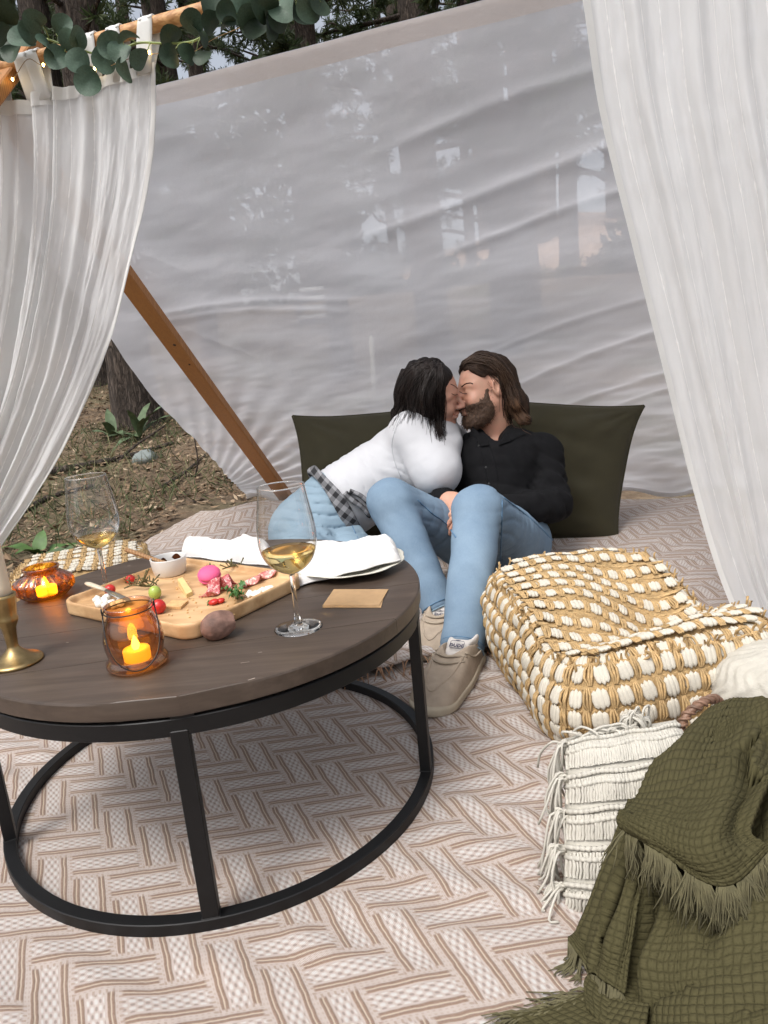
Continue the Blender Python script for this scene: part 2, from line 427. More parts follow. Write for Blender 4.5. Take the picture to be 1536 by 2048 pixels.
def sheer(name, col, transp, transl=0.45, slub=False, blur=0.0, tvar=0.0):
    mt = bpy.data.materials.new(name); mt.use_nodes = True; t = NT(mt); t.n.remove(t.n['Principled BSDF']); out = t.n['Material Output']
    uv = t.new('UVMap').outputs[0]
    sp = t.new('SeparateXYZ'); t.l.new(uv, sp.inputs[0])
    df = t.new('BsdfDiffuse'); tl = t.new('BsdfTranslucent'); tr = t.new('BsdfTransparent')
    for n in (df, tl): n.inputs[0].default_value = (*col, 1)
    hgt = t.noise(26, 4, 0.6, uv)
    tf = transp; ln = None
    if slub:      # raised woven threads running down the cloth, with knots along them
        ph = t.m('MULTIPLY', sp.outputs[0], 1/0.052); ph = t.m('ADD', ph, t.m('MULTIPLY', t.noise(2.2, 2, 0.5, uv), 0.35))
        d = t.m('ABSOLUTE', t.m('SUBTRACT', t.m('FRACT', ph), 0.5))
        kn = t.mrange(t.noise(1.0, 1, 0.5, t.coord('UV', (4, 38, 1))), 0.5, 0.72)
        wdt = t.m('ADD', 0.030, t.m('MULTIPLY', kn, 0.06))
        ln = t.m('MULTIPLY', t.m('SUBTRACT', 1.0, t.m('DIVIDE', d, wdt), clamp=True), 1.0)
        tf = t.m('MULTIPLY', transp, t.m('SUBTRACT', 1.0, t.m('MULTIPLY', ln, 0.95, clamp=True), clamp=True))
        hgt = t.m('ADD', t.m('MULTIPLY', hgt, 0.35), t.m('MULTIPLY', ln, 0.9))
    elif tvar:
        tf = t.m('ADD', transp, t.m('MULTIPLY', t.m('SUBTRACT', t.noise(2.0, 3, 0.55, uv), 0.5), tvar))
    if ln is not None:
        cc = t.mix(ln, tuple(c*.90 for c in col), (0.97, 0.97, 0.96))
        for n in (df, tl): t.l.new(cc, n.inputs[0])
    # weave: threads close up when seen at a slant
    lw = t.new('LayerWeight'); lw.inputs[0].default_value = 0.35
    tf = t.m('MULTIPLY', tf, t.m('SUBTRACT', 1.0, t.m('MULTIPLY', lw.outputs[1], 0.75)), clamp=True)
    bmp = t.bump(hgt, 0.35, 0.003)
    for n in (df, tl): t.l.new(bmp, n.inputs['Normal'])
    m1 = t.new('MixShader'); m1.inputs[0].default_value = transl; t.l.new(df.outputs[0], m1.inputs[1]); t.l.new(tl.outputs[0], m1.inputs[2])
    m2 = t.new('MixShader'); t.put(m2.inputs[0], tf); t.l.new(m1.outputs[0], m2.inputs[1]); 
    if blur:      # the threads scatter what is seen through them a little
        rf = t.new('BsdfRefraction'); rf.inputs['IOR'].default_value = 1.04; rf.inputs['Roughness'].default_value = 0.55
        m3 = t.new('MixShader'); m3.inputs[0].default_value = blur; t.l.new(tr.outputs[0], m3.inputs[1]); t.l.new(rf.outputs[0], m3.inputs[2]); t.l.new(m3.outputs[0], m2.inputs[2])
    else: t.l.new(tr.outputs[0], m2.inputs[2])
    t.l.new(m2.outputs[0], out.inputs[0]); MATS[name] = mt
    return mt
M_CURT = sheer('white_slub_voile', (0.91, 0.92, 0.92), 0.14, 0.42, slub=True)
M_PANEL = sheer('white_sheer_sheet', (0.905, 0.915, 0.965), 0.38, 0.52, tvar=0.08, blur=0.22)
M_HEM = sheer('sheet_hem', (0.78, 0.74, 0.72), 0.12, 0.35)
def bark_mat():
    mt, t, b = mat('pine_bark'); vec = t.coord('Object', (9, 9, 1.5))
    v = t.new('TexVoronoi', feature='DISTANCE_TO_EDGE'); v.inputs['Scale'].default_value = 2.6; vm = t.new('VectorMath', operation='MULTIPLY_ADD'); t.l.new(t.noise(3.0, 3, .6, vec, out=1), vm.inputs[0]); vm.inputs[1].default_value = (.9, .9, .9); t.l.new(vec, vm.inputs[2]); t.l.new(vm.outputs[0], v.inputs['Vector'])
    n = t.noise(6, 5, 0.7, vec)
    f = t.m('ADD', t.m('MULTIPLY', t.mrange(v.outputs[0], 0, 0.3), 0.42), t.m('MULTIPLY', n, 0.62))
    t.l.new(t.ramp(f, [(0.2, (0.018, 0.013, 0.010)), (0.55, (0.075, 0.055, 0.042)), (0.9, (0.16, 0.125, 0.10))]), b.inputs['Base Color'])
    b.inputs['Roughness'].default_value = 0.95; t.l.new(t.bump(f, 0.9, 0.05), b.inputs['Normal']); return mt
M_BARK = bark_mat()
def tinted(name, stops, rough=0.7, trans=0.0):
    mt, t, b = mat(name); a = t.new('Attribute'); a.attribute_name = 'tint'
    t.l.new(t.ramp(a.outputs[2], stops), b.inputs['Base Color']); b.inputs['Roughness'].default_value = rough
    if trans:
        b.inputs['Subsurface Weight'].default_value = 0
        out = t.n['Material Output']; tl = t.new('BsdfTranslucent'); t.l.new(t.ramp(a.outputs[2], stops), tl.inputs[0])
        mx = t.new('MixShader'); mx.inputs[0].default_value = trans; t.l.new(b.outputs[0], mx.inputs[1]); t.l.new(tl.outputs[0], mx.inputs[2]); t.l.new(mx.outputs[0], out.inputs[0])
    return mt
M_NEEDLE = tinted('pine_needles', [(0.0, (0.022, 0.038, 0.014)), (0.5, (0.05, 0.075, 0.028)), (1.0, (0.11, 0.13, 0.05))], 0.6, 0.35)
M_LITTER = tinted('dead_leaves', [(0.0, (0.035, 0.020, 0.012)), (0.4, (0.14, 0.085, 0.046)), (0.7, (0.25, 0.17, 0.10)), (1.0, (0.46, 0.36, 0.25))], 0.85)
M_GRASS = tinted('wild_grass', [(0.0, (0.045, 0.06, 0.022)), (0.6, (0.10, 0.13, 0.05)), (1.0, (0.24, 0.22, 0.11))], 0.75, 0.25)
def ground_mat():
    mt, t, b = mat('forest_floor'); vec = t.coord('Object')
    n1 = t.noise(1.1, 5, 0.65, vec); n2 = t.noise(14, 5, 0.7, vec); n3 = t.noise(55, 3, 0.7, vec)
    f = t.m('ADD', t.m('MULTIPLY', n1, 0.45), t.m('ADD', t.m('MULTIPLY', n2, 0.35), t.m('MULTIPLY', n3, 0.25)))
    c = t.ramp(f, [(0.35, (0.042, 0.030, 0.019)), (0.5, (0.12, 0.082, 0.050)), (0.6, (0.20, 0.145, 0.092)), (0.72, (0.32, 0.25, 0.17))])
    g = t.mrange(t.noise(0.7, 4, 0.6, vec), 0.52, 0.64); c = t.mix(t.m('MULTIPLY', g, 0.6), c, (0.095, 0.10, 0.045))
    t.l.new(c, b.inputs['Base Color']); b.inputs['Roughness'].default_value = 1.0
    t.l.new(t.bump(f, 0.8, 0.05), b.inputs['Normal']); return mt
M_GROUND = ground_mat()
M_BANK = simple('ochre_sun_tint', (0.38, 0.255, 0.175), 1.0, 0.35, 1.3, 0.6, 6, 0.1)  # warm sunlight on the far ground is put into this ochre colour

def add_tint(me, arr):
    a = me.attributes.new('tint', 'FLOAT', 'POINT'); a.data.foreach_set('value', np.asarray(arr, np.float32))
# ================================================================== ground
def gz(x, y):
    y = np.asarray(y, float); x = np.asarray(x, float)
    r = np.maximum(0, y-3.9)
    return 0.115*np.minimum(r, 5)*smoothstep(0, 1.2, r)+0.20*np.clip(r-5, 0, 7)+0.012*np.maximum(0, r-12)
def axis(a, b, c, d, fine, coarse):
    f = np.arange(b, c+1e-6, fine)
    return np.concatenate([b-np.geomspace(fine, b-a, coarse)[::-1], f, c+np.geomspace(fine, d-c, coarse)])
xs = axis(-160, -5.5, 2.5, 160, 0.11, 22); ys = axis(-60, 1.8, 10.0, 220, 0.11, 22)
XX, YY = np.meshgrid(xs, ys)
ZZ = gz(XX, YY)-0.012+0.03*vnoise(XX*1.7, YY*1.7, XX*0)*smoothstep(2.2, 4.6, YY+np.maximum(0, -XX-0.9)*1.2)+0.018*vnoise(XX*5, YY*5, XX*0+3)*smoothstep(2.4, 4.2, YY+np.maximum(0, -XX-0.9)*1.2)-0.02
W = len(xs); mb = MB(); mb.v = list(zip(XX.ravel(), YY.ravel(), ZZ.ravel()))
mb.f = [(j*W+i, j*W+i+1, (j+1)*W+i+1, (j+1)*W+i) for j in range(len(ys)-1) for i in range(W-1)]
struct(obj('ground', mb, M_GROUND))
def gh(x, y):
    return float(gz(x, y)-0.032)
# hill far behind, coloured ochre to look like open ground in sunlight
def hillf(u, v):
    x = -30+110*u; y = 24+30*v
    z = 1.8+6.0*np.exp(-((x-14)/16)**2)*np.sin(np.pi*np.minimum(1, v*1.1)/2)**0.8*np.where(v < 0.9, 1, np.maximum(0, (1-v)*10))
    z = z+0.35*vn(x*.4, y*.4, 1.0)*np.minimum(1, v*5)
    return V3(x, y, z-0.4*(v < 0.01))
struct(obj('hillside', grid_mesh('hillside', hillf, 70, 16), M_BANK))

# ================================================================== rugs
def rugz(x, y):
    x = np.asarray(x, float); y = np.asarray(y, float)
    n = 0.007*vnoise(x*4+9, y*4, x*0+2)+0.0032*vnoise(x*13, y*11, x*0+5)
    rip = 0.0045*np.sin((x*0.55+y*1.0)*62+4*vnoise(x*3, y*3, x*0+8))*smoothstep(0.05, 0.25, vnoise(x*2.1+3, y*2.1+1, x*0+4)-0.05)
    t = smoothstep(0.95, 1.04, np.hypot(x+0.339, y-1.227)/0.43)           # flat where the table stands
    return 0.002+np.abs(n)*(0.25+0.75*t)+np.maximum(rip, -0.002)*t+0.004
def fr(u, v):
    x = -1.75+3.2*u; y = 0.02+1.70*v+0.05*np.sin(x*2.3)
    return V3(x, y, rugz(x, y))
rug = thing('woven_rug', 'large cream and tan basketweave patterned rug spread under the round table', 'rug', (-0.3, 0.9, 0))
solidify(obj('rug_weave', grid_mesh('rug_weave', fr, 300, 170, lambda u, v: ((-1.75+3.2*u+0.42*(0.02+1.7*v))/0.057, (0.02+1.7*v)/0.057)), M_RUG, rug), 0.006, 1)
def yback(x): return 3.58-0.335*(x+0.45)
def mound(x, y): return 0.10*np.exp(-((x+0.72)/0.30)**2-((y-3.38)/0.30)**2)+0.03*np.exp(-((x-1.2)/0.4)**2-((y-2.7)/0.35)**2)
def xleft(v): return -1.12+0.16*v-0.10*np.sin(v*3.0)
def rr(u, v):
    u = np.asarray(u, float); v = np.asarray(v, float)
    x0 = xleft(v); x = x0+(1.62-x0)*u; y0 = 1.60+0.05*np.sin(x*3.1)+0.03*np.sin(x*7.7); y1 = yback(x)+0.04*np.sin(x*9)
    y = y0+(y1-y0)*v
    ed = np.minimum(1, np.minimum(np.minimum(u, 1-u), 1-v)*14)
    z = 0.013+np.abs(0.012*vn(x*3.1, y*3.1, 7.0))*ed+rugz(x, y)*0.7+mound(x, y)*np.minimum(1, u*6)
    # a raised roll along the front edge where the rug folds back
    z = z+0.018*np.exp(-((y-y0-0.03)/0.025)**2)*np.where(x < 0.1, 1, 0.4)
    z = z+0.008*np.abs(np.sin(x*23+y*31+3*np.sin(y*5)))*np.exp(-((x+0.6)/0.5)**2-((y-3.1)/0.5)**2)
    return V3(x, y, z)
rug2 = thing('woven_rug', 'dusty tan patterned rug with brown fringe lying under the couple', 'rug', (0.2, 2.6, 0))
def rruv(u, v):
    P = rr(u, v); return (P[..., 1]/0.05+0.3*P[..., 0]/0.05, -P[..., 0]/0.05)
solidify(obj('rug_weave', grid_mesh('rug_weave', rr, 240, 160, rruv), M_RUG2, rug2), 0.006, 1)
M_FRINGE = simple('brown_fringe', (0.36, 0.20, 0.115), 0.9, 0.25, 40)
mb = MB()
for i in range(330):
    u = random.random(); x, y, z = rr(u, 0.0)
    if x < -0.75 or x > 0.55: continue
    L = random.uniform(.025, .05); a = random.uniform(-.6, .6)
    mb.tube([(x, y+.004, z+.003), (x+a*L*.4, y-L*.5, max(.012, z+.002)), (x+a*L, y-L, .011)], [.0016, .0014, .0009], 4)
stuff(obj('fringe', mb, M_FRINGE, rug2))

# ================================================================== A-frame
TB = np.array([-0.45, 3.77, 0.0]); TA = R(20); TU = np.array([math.cos(TA), -math.sin(TA), 0]); TN = np.array([-math.sin(TA), -math.cos(TA), 0])
RT = np.array([-0.98, 2.23, 1.64]); LEN = 2.42
Wd = float((RT-TB)@TN)
tent = thing('picnic_canopy', 'orange pine A-frame with a round ridge pole over the picnic', 'canopy frame', (TB+TU*1.2+TN*Wd)*np.array([1, 1, 0]))
def board(a, b, w, t, side):
    d = nrm(b-a); x = nrm(side); n = np.cross(d, x); L = np.linalg.norm(b-a)
    return MB().box((a+b)/2, (w, t, L), np.stack([x, n, d], 1), 0.004)
for s in (0.0, LEN):
    top = RT+TU*(s-0.03)+np.array([0, 0, -0.03]); foot = TB+TU*(s-0.03)+np.array([0, 0, -0.03])
    d = nrm(top-foot); lg = obj('leg', board(foot, top+d*0.16, 0.078, 0.036, TU), M_POST, tent, sharp=30)
    if s == 0.0:
        for (kx, ky) in ((349, 690), (379, 729)):
            kp = foot+d*np.linalg.norm(at(kx, ky, 3.2)-foot); dd = ray(kx, ky); n = np.cross(TU, d)
            n = n if n@np.array([0, -1, 0]) > 0 else -n
            kk = CAM+dd*(((foot+n*0.018)-CAM)@n/(dd@n))
            obj('knot', MB().ell(kk, (.007, .007, .0035) if kx == 349 else (.005, .005, .003), 8, 6, np.stack([TU, d, np.cross(TU, d)], 1)), simple('dark_knot', (.06, .025, .01), .6, 0), lg)
    f2 = TB+TU*(s+0.055)+TN*(2*Wd)+np.array([0, 0, -0.03]); t2 = RT+TU*(s+0.055)+np.array([0, 0, -0.03])
    d2 = nrm(t2-f2); obj('leg', board(f2, t2+d2*0.16, 0.078, 0.036, TU), M_POST, tent, sharp=30)
PZ = 1.628
def polept(s, dz=0.0, dn=0.0): return np.array([RT[0], RT[1], PZ+dz])+TU*s+TN*dn
mb = MB(); mb.tube([polept(s) for s in np.linspace(-0.16, LEN+0.16, 14)], 0.0185, 16); obj('ridge_pole', mb, M_POLE, tent, sharp=40)

# ================================================================== sheer sheet on the far slope
Pd = nrm(RT-TB-TU*((RT-TB)@TU)); PL = 1.60/Pd[2]                     # slope direction and length up to the hem
PNn = np.cross(TU, Pd); PNn = PNn if PNn[1] > 0 else -PNn            # outward (away from the camera)
def pan(s, q, off=0.0): return TB+TU*s+Pd*q+PNn*off
QT = 1.525/Pd[2]
def leftedge(q):       # photo: (220,680) .. (480,1008)
    return -0.34+0.02*math.sin(q*5)
CREASE = [(.86*QT, .10, .014, .020, .9, 2.6), (.74*QT, .16, .020, .028, .7, 2.6), (.66*QT, .20, .016, .018, 1.0, 2.6), (.60*QT, -.05, .014, .022, -.3, .9), (.57*QT, -.08, .012, .016, -.3, .8),
          (.30*QT, .42, .016, .020, 1.1, 2.6), (.20*QT, .40, .014, .016, .9, 2.6), (.12*QT, .5, .012, .012, 1.2, 2.6), (.42*QT, .3, .008, .012, 1.0, 2.4), (.17*QT, -.9, .010, .014, -.1, .35),
          (.28*QT, -1.1, .010, .012, -.1, .3), (.10*QT, -.35, .012, .014, .0, .7), (.05*QT, -.2, .014, .014, .0, 1.0)]
def panf(u, v):
    q = QT*v; sl = -0.34+0.02*np.sin(q*5); s = sl+(LEN+0.25-sl)*u
    w = 0.016*vn(s*2.2+q*1.1, q*2.3-s*0.6, 1.0)+0.006*vn(s*4+q*5, q*6-s*2, 5.0)+(.0045*vn(s*7-q*9, q*16+s*2, 6.0)+.0022*vn(s*15-q*20, q*40+s*5, 7.0))*(.35+.65*smoothstep(1.3, .3, q))
    for (q0, k_, amp, wd, s0, s1) in CREASE:
        k = (q-(q0+k_*(s-1.0)+0.02*np.sin(s*5)))/wd
        w = w+amp*.5*np.exp(-np.abs(k)**1.4)*smoothstep(s0, s0+.3, s)*(1-smoothstep(s1-.3, s1, s))
    fan = 0.006*np.sin(60*np.arctan2(q-.05, s+.55))*np.exp(-((s+.1)/.5)**2-(q/.9)**2)    # pull lines by the leg foot
    o = 0.034+0.035*np.sin(np.pi*u)*np.sin(np.pi*v)+w+fan+0.02*np.sin(s*16)*np.exp(-(q/.10)**2)
    P = TB+TU*s[..., None]+Pd*q[..., None]+PNn*o[..., None]
    P[..., 2] = np.maximum(P[..., 2], 0.004)
    return P
panel = thing('sheer_sheet', 'wide white see-through sheet stretched down the back slope behind the couple', 'sheet', pan(1.2, 0)*np.array([1, 1, 0]))
obj('sheet_cloth', grid_mesh('sheet_cloth', panf, 230, 220, lambda u, v: (u*2.9, v*2.2)), M_PANEL, panel)
for lo_, hi_ in ((1.0, 0.975), (0.014, 0.0)):
    obj('hem', grid_mesh('hem', lambda u, v: panf(u, lo_+(hi_-lo_)*v)-PNn*0.004, 230, 2, lambda u, v: (u*2.9, v*.1)), M_HEM, panel)

# ================================================================== curtains on the ridge pole
def curtain(left, right, folds, amp, seed):
    ph = np.random.RandomState(seed).rand(8)*6.28
    Ls = np.array(catmull([np.array(q) for q in left], 10)); Rs = np.array(catmull([np.array(q) for q in right], 10))
    def cv(P, v, k): return np.interp(v, np.linspace(0, 1, len(P)), P[:, k])
    def f(u, v):
        u = np.asarray(u, float); v = np.asarray(v, float)
        uu = u+(0.018*np.sin(np.pi*folds*u+ph[0])*(0.4+.6*v)+0.01*np.sin(2*np.pi*3.3*u+ph[1]+2.5*v))*np.minimum(1, np.minimum(u, 1-u)*12)
        s = cv(Ls, v, 0)*(1-uu)+cv(Rs, v, 0)*uu; z = cv(Ls, v, 1)*(1-uu)+cv(Rs, v, 1)*uu
        A = amp*(0.75+0.5*np.sin(5*u+ph[2])+0.25*np.sin(3*v+ph[3]))
        n = A*np.sin(2*np.pi*folds*u+ph[4]+1.2*np.sin(2.6*v+ph[5])+1.1*np.sin(9*u+ph[6]))+0.45*A*np.sin(2*np.pi*folds*1.9*u+ph[7]+2*v)+0.02*np.sin(3*v+u*2)+.0030*vn(u*46, v*9, seed)+.0020*vn(u*110+v*6, v*40, seed+1)
        return s, z, n
    return f
def drape(f, u0=0.0, u1=1.0, v0=0.0, v1=1.0, nu=230, nv=120, width=1.3, off=0.0, nm='curtain_cloth'):
    def g(u, v):
        s, z, n = f(u0+(u1-u0)*u, v0+(v1-v0)*v)
        P = np.array([RT[0], RT[1], 0])+TU*s[..., None]+TN*(n+off)[..., None]; P[..., 2] = z; return P
    return grid_mesh(nm, g, nu, nv, lambda u, v: ((u0+(u1-u0)*u)*width, (v0+(v1-v0)*v)*1.9))
# left curtain, swept aside
lc = thing('sheer_curtain', 'white slub voile curtain with tab loops swept aside beside the amber jar', 'curtain', polept(-0.3)*np.array([1, 1, 0]))
fL = curtain([(-0.22, 1.535), (-0.30, 1.2), (-0.44, .85), (-0.62, .55), (-0.80, .30), (-0.90, .10), (-.93, .0)],
             [(0.548, 1.535), (0.525, 1.42), (0.47, 1.27), (0.37, 1.082), (0.236, .862), (0.015, .593), (-0.174, .405), (-0.342, .261), (-.52, .10), (-.58, .0)], 9, 0.021, 4)
M_HEMC = sheer('curtain_hem', (0.86, 0.86, 0.84), 0.03, 0.35)
obj('curtain_cloth', drape(fL), M_CURT, lc)
obj('curtain_hem', drape(fL, 0.984, 1.0, nu=2, off=.004, nm='curtain_hem'), M_HEMC, lc)
obj('curtain_hem', drape(fL, v1=.022, nv=2, off=.004, nm='curtain_hem'), M_HEMC, lc)
def tabs(parent, f, slist, w=0.034):
    for (sp, u) in slist:
        s, z, n = f(u, 0.0); base = np.array([RT[0], RT[1], z-.02])+TU*s+TN*n
        loop = [base+TN*.006]+[polept(sp)+TN*(0.0215*math.cos(a))+np.array([0, 0, 0.0215*math.sin(a)]) for a in np.linspace(0.0, math.pi, 9)]+[base-TN*.006]
        P = catmull(loop, 3); mb = MB(); nn = len(P)-1
        def g(a, b):
            i = min(nn, int(round(b*nn))); k = abs(b-.5)*2
            return P[i]+TU*((a-.5)*w*(1+0.35*k)+0.0)+TN*0.0018*math.sin(a*9+i)
        mb.grid(g, 5, nn, uv=lambda a, b: (a*.05, b*.2)); solidify(obj('tab_loop', mb, M_HEMC, parent), 0.002)
def u_at(f, s):
    us = np.linspace(0, 1, 400); return us[np.argmin([abs(f(q, 0)[0]-s) for q in us])]
tabs(lc, fL, [(sq, u_at(fL, sq+dq)) for sq, dq in ((-.10, 0), (0.015, .02), (0.13, .0), (0.165, .03), (.355, -.01), (.435, .0), (.535, -.02))])
# right curtain
rc = thing('sheer_curtain', 'white slub voile curtain hanging full length beside the jute pouf', 'curtain', polept(1.9)*np.array([1, 1, 0]))
fR = curtain([(1.565, 1.57), (1.592, 1.45), (1.622, 1.224), (1.68, .961), (1.751, .65), (1.804, .416), (1.859, .21), (1.93, .012)],
             [(2.36, 1.57), (2.36, 1.45), (2.37, 1.2), (2.40, .95), (2.42, .65), (2.45, .42), (2.47, .21), (2.50, .012)], 8, 0.020, 9)
obj('curtain_cloth', drape(fR, width=1.2), M_CURT, rc)
obj('curtain_hem', drape(fR, 0.0, 0.020, nu=2, off=.004, nm='curtain_hem'), M_HEMC, rc)
tabs(rc, fR, [(sq, u_at(fR, sq)) for sq in (1.60, 1.75, 1.90, 2.05, 2.20, 2.33)])
# ================================================================== woods
def tri_field(name, C, D, S, Lw, tint, mt):
    """many thin leaves: C base points, D directions, S side vectors, Lw (n,2) length/width; each leaf two triangles folded on its midrib"""
    n = len(C); L = Lw[:, :1]; w = Lw[:, 1:]
    up = np.cross(D, S)
    A = C; B = C+D*L*0.5+S*w*0.5+up*w*0.18; T = C+D*L; E2 = C+D*L*0.5-S*w*0.5+up*w*0.18
    P = np.stack([A, B, T, E2], 1).reshape(-1, 3)
    k = np.arange(n)*4; F = np.concatenate([np.stack([k, k+1, k+2], 1), np.stack([k, k+2, k+3], 1)])
    me = quad_mesh(name, P, F, None, False); add_tint(me, np.repeat(tint, 4)); me.materials.append(mt); return me
def rdirs(rs, n):
    v = rs.normal(size=(n, 3)); return v/np.linalg.norm(v, axis=1, keepdims=True)
def trunk_mesh(name, r, h, seed, lean=0.02, limbs=()):
    rs = np.random.RandomState(seed); nu, nv = 28, 60
    def f(u, v):
        z = h*v; a = 2*np.pi*u
        rad = r*(1-0.55*v)+r*0.5*np.exp(-z/(r*1.2))
        rad = rad*(1+0.05*np.sin(a*3+seed)+0.10*vn(np.cos(a)*4.5, np.sin(a)*4.5+z*1.8, seed)+0.05*vn(np.cos(a)*11, np.sin(a)*11+z*3.5, seed+2))
        return V3(rad*np.cos(a)+lean*z+0.04*np.sin(z*.7+seed), rad*np.sin(a)+0.03*np.sin(z*.9+2*seed), z-0.25)
    return grid_mesh(name, f, nu, nv)
def crown_mesh(name, seed, z0, z1, reach, nb, nt, droop=0.25, leaf=(0.10, 0.011)):
    rs = np.random.RandomState(seed); Cs = []; Ds = []; mbt = MB()
    for i in range(nb):
        z = z0+(z1-z0)*((i+rs.rand())/nb); a = rs.rand()*6.28; L = reach*(1.1-0.6*(z-z0)/(z1-z0))*(0.5+0.6*rs.rand())
        d = np.array([math.cos(a), math.sin(a), 0.15+0.25*rs.rand()])
        pts = [np.array([0, 0, z])]
        for k in range(6): pts.append(pts[-1]+d*L/6+rs.normal(size=3)*0.05*L/2); d = d+np.array([rs.normal()*.12, rs.normal()*.12, -droop/3*rs.rand()])
        mbt.tube(pts, [0.035*(1-k/7)*L/2+0.004 for k in range(7)], 4)
        for k in range(nt):
            t = 0.25+0.75*rs.rand(); c = interp(pts, t); dd = nrm(rs.normal(size=3)*np.array([1, 1, .6])); l2 = rs.uniform(.15, .45)*(1.15-t*.5)*L*.45
            e = c+dd*l2+np.array([0, 0, -0.06*l2]); mbt.tube([c, (c+e)/2+rs.normal(size=3)*.02, e], [.007, .005, .002], 3, cap=False)
            for q in np.linspace(.3, 1, 4): Cs.append(c+(e-c)*q); Ds.append(nrm(e-c))
    Cs = np.array(Cs); Ds = np.array(Ds); m_ = 11
    C = np.repeat(Cs, m_, 0); D0 = np.repeat(Ds, m_, 0); D = D0*0.55+rdirs(rs, len(C))*0.9; D /= np.linalg.norm(D, axis=1, keepdims=True)
    S = np.cross(D, rdirs(rs, len(C))); S /= np.linalg.norm(S, axis=1, keepdims=True)
    Lw = np.stack([leaf[0]*rs.uniform(.6, 1.4, len(C)), leaf[1]*rs.uniform(.7, 1.4, len(C))], 1)
    tint = np.repeat(np.clip(rs.normal(.45, .22, len(Cs)), 0, 1), m_)*0.75+rs.rand(len(C))*0.25
    return tri_field(name, C, D, S, Lw, tint, M_NEEDLE), mbt.mesh('branches')
CR = [crown_mesh('crown', 11, 1.9, 9.5, 2.6, 26, 13, .3, (0.13, 0.02)), crown_mesh('crown', 12, 1.1, 8.0, 2.2, 26, 13, .45, (0.13, 0.02)), crown_mesh('crown', 13, 2.6, 11.0, 3.0, 26, 13, .3, (0.14, 0.022))]
TRK = [trunk_mesh('trunk', 0.20, 10, 3), trunk_mesh('trunk', 0.14, 8.5, 5, -0.02), trunk_mesh('trunk', 0.24, 11.5, 8, 0.012)]
for me in TRK: me.materials.append(M_BARK)
for a_, b_ in CR: b_.materials.append(M_BARK)
TREES = [  # x, y, kind, scale, spin, label
    (-2.20, 6.7, 0, 1.0, 0.4, 'thick dark pine trunk rising from the leaf litter behind the left curtain'),
    (-0.36, 8.6, 1, 1.0, 2.2, 'slender pine behind the sheet to one side of the white steps'),
    (-2.3, 10.8, 1, 1.0, 0.9, 'slim dark pine seen through the sheet above the wooden leg'),
    (0.78, 8.4, 0, 1.0, 1.1, 'pine behind the sheet above the bearded person'),
    (1.75, 9.2, 0, 0.9, 3.0, 'pine behind the sheet in front of the ochre bank'),
    (2.55, 11.5, 2, 0.9, 4.1, 'stout pine behind the sheet close to the right curtain'),
    (-3.6, 9.6, 2, 0.9, 5.2, 'tall pine standing behind the eucalyptus garland'),
    (-5.2, 13.0, 1, 1.2, 0.2, 'tall pine in the woods beyond the swept curtain'),
    (3.9, 8.6, 1, 1.1, 1.9, 'pine behind the full length right curtain')]
def tree(x, y, k, sc, spin, label, group=None):
    z = gh(x, y); t = thing('pine_tree', label, 'tree', (x, y, z), group)
    Mx = Matrix.Translation((x, y, z)) @ Matrix.Rotation(spin, 4, 'Z') @ Matrix.Scale(sc, 4)
    link('trunk', TRK[k], None, t, Mx); cr = link('crown', CR[k][0], None, t, Mx); link('branches', CR[k][1], None, t, Mx)
for a in TREES: tree(*a)
rs = np.random.RandomState(21)
for i in range(16):
    a = R(-46+92*(i+.5)/16+rs.uniform(-2, 2)); d = rs.uniform(15, 24)
    tree(d*math.sin(a), d*math.cos(a), int(rs.randint(3)), rs.uniform(.9, 1.25), rs.rand()*6, 'distant pine in the woods behind the sheet', 'pines deep in the woods')
for i in range(16):
    a = R(-46+92*(i+.5)/16+rs.uniform(-2, 2)); d = rs.uniform(30, 42)
    tree(d*math.sin(a), d*math.cos(a), int(rs.randint(3)), rs.uniform(1.6, 2.3), rs.rand()*6, 'distant pine in the woods behind the sheet', 'pines deep in the woods')
# undergrowth closing the view far behind the trunks
n = 16000; x = rs.uniform(-32, 26, n); y = rs.uniform(21, 23.5, n); top = 5.6+1.6*vn(x*.35, x*.1, 2.0)+1.2*vn(x*1.3, x*.2, 5.0)-4.4*smoothstep(-1.5, 1.5, x)
z = gz(x, y)-.3+rs.rand(n)**.8*np.maximum(.6, top); D = rdirs(rs, n); S = np.cross(D, rdirs(rs, n)); S /= np.linalg.norm(S, axis=1, keepdims=True)
me = tri_field('undergrowth', np.stack([x, y, z], 1), D, S, np.stack([rs.uniform(.35, .8, n), rs.uniform(.15, .4, n)], 1), np.clip(rs.normal(.4, .25, n), 0, 1), M_NEEDLE)
stuff(tag(link('undergrowth', me), 'dense dark green thicket far behind the pine trunks', 'thicket'))
# dead leaves
n = 26000; x = rs.uniform(-5.5, 0.6, n); y = 2.0+8.0*rs.rand(n)**1.5
keep = (x < -0.95-0.1*np.maximum(0, y-2)) | (y > 3.95); x = x[keep]; y = y[keep]; n = len(x)
z = gz(x, y)-0.018+0.03*vn(x*1.7, y*1.7, 0)*smoothstep(2.2, 4.6, y+np.maximum(0, -x-0.9)*1.2)+rs.rand(n)*0.025
D = np.stack([np.cos(t_ := rs.rand(n)*6.28), np.sin(t_), rs.normal(0, .25, n)], 1); D /= np.linalg.norm(D, axis=1, keepdims=True)
S = np.cross(D, np.stack([rs.normal(0, .35, n), rs.normal(0, .35, n), np.ones(n)], 1)); S /= np.linalg.norm(S, axis=1, keepdims=True)
me = tri_field('dead_leaves', np.stack([x, y, z], 1), D, S, np.stack([rs.uniform(.02, .075, n), rs.uniform(.008, .035, n)], 1), np.clip(rs.normal(.48, .24, n), 0, 1), M_LITTER)
stuff(tag(link('leaf_litter', me), 'brown dead leaves and needles carpeting the woodland ground', 'leaves'))
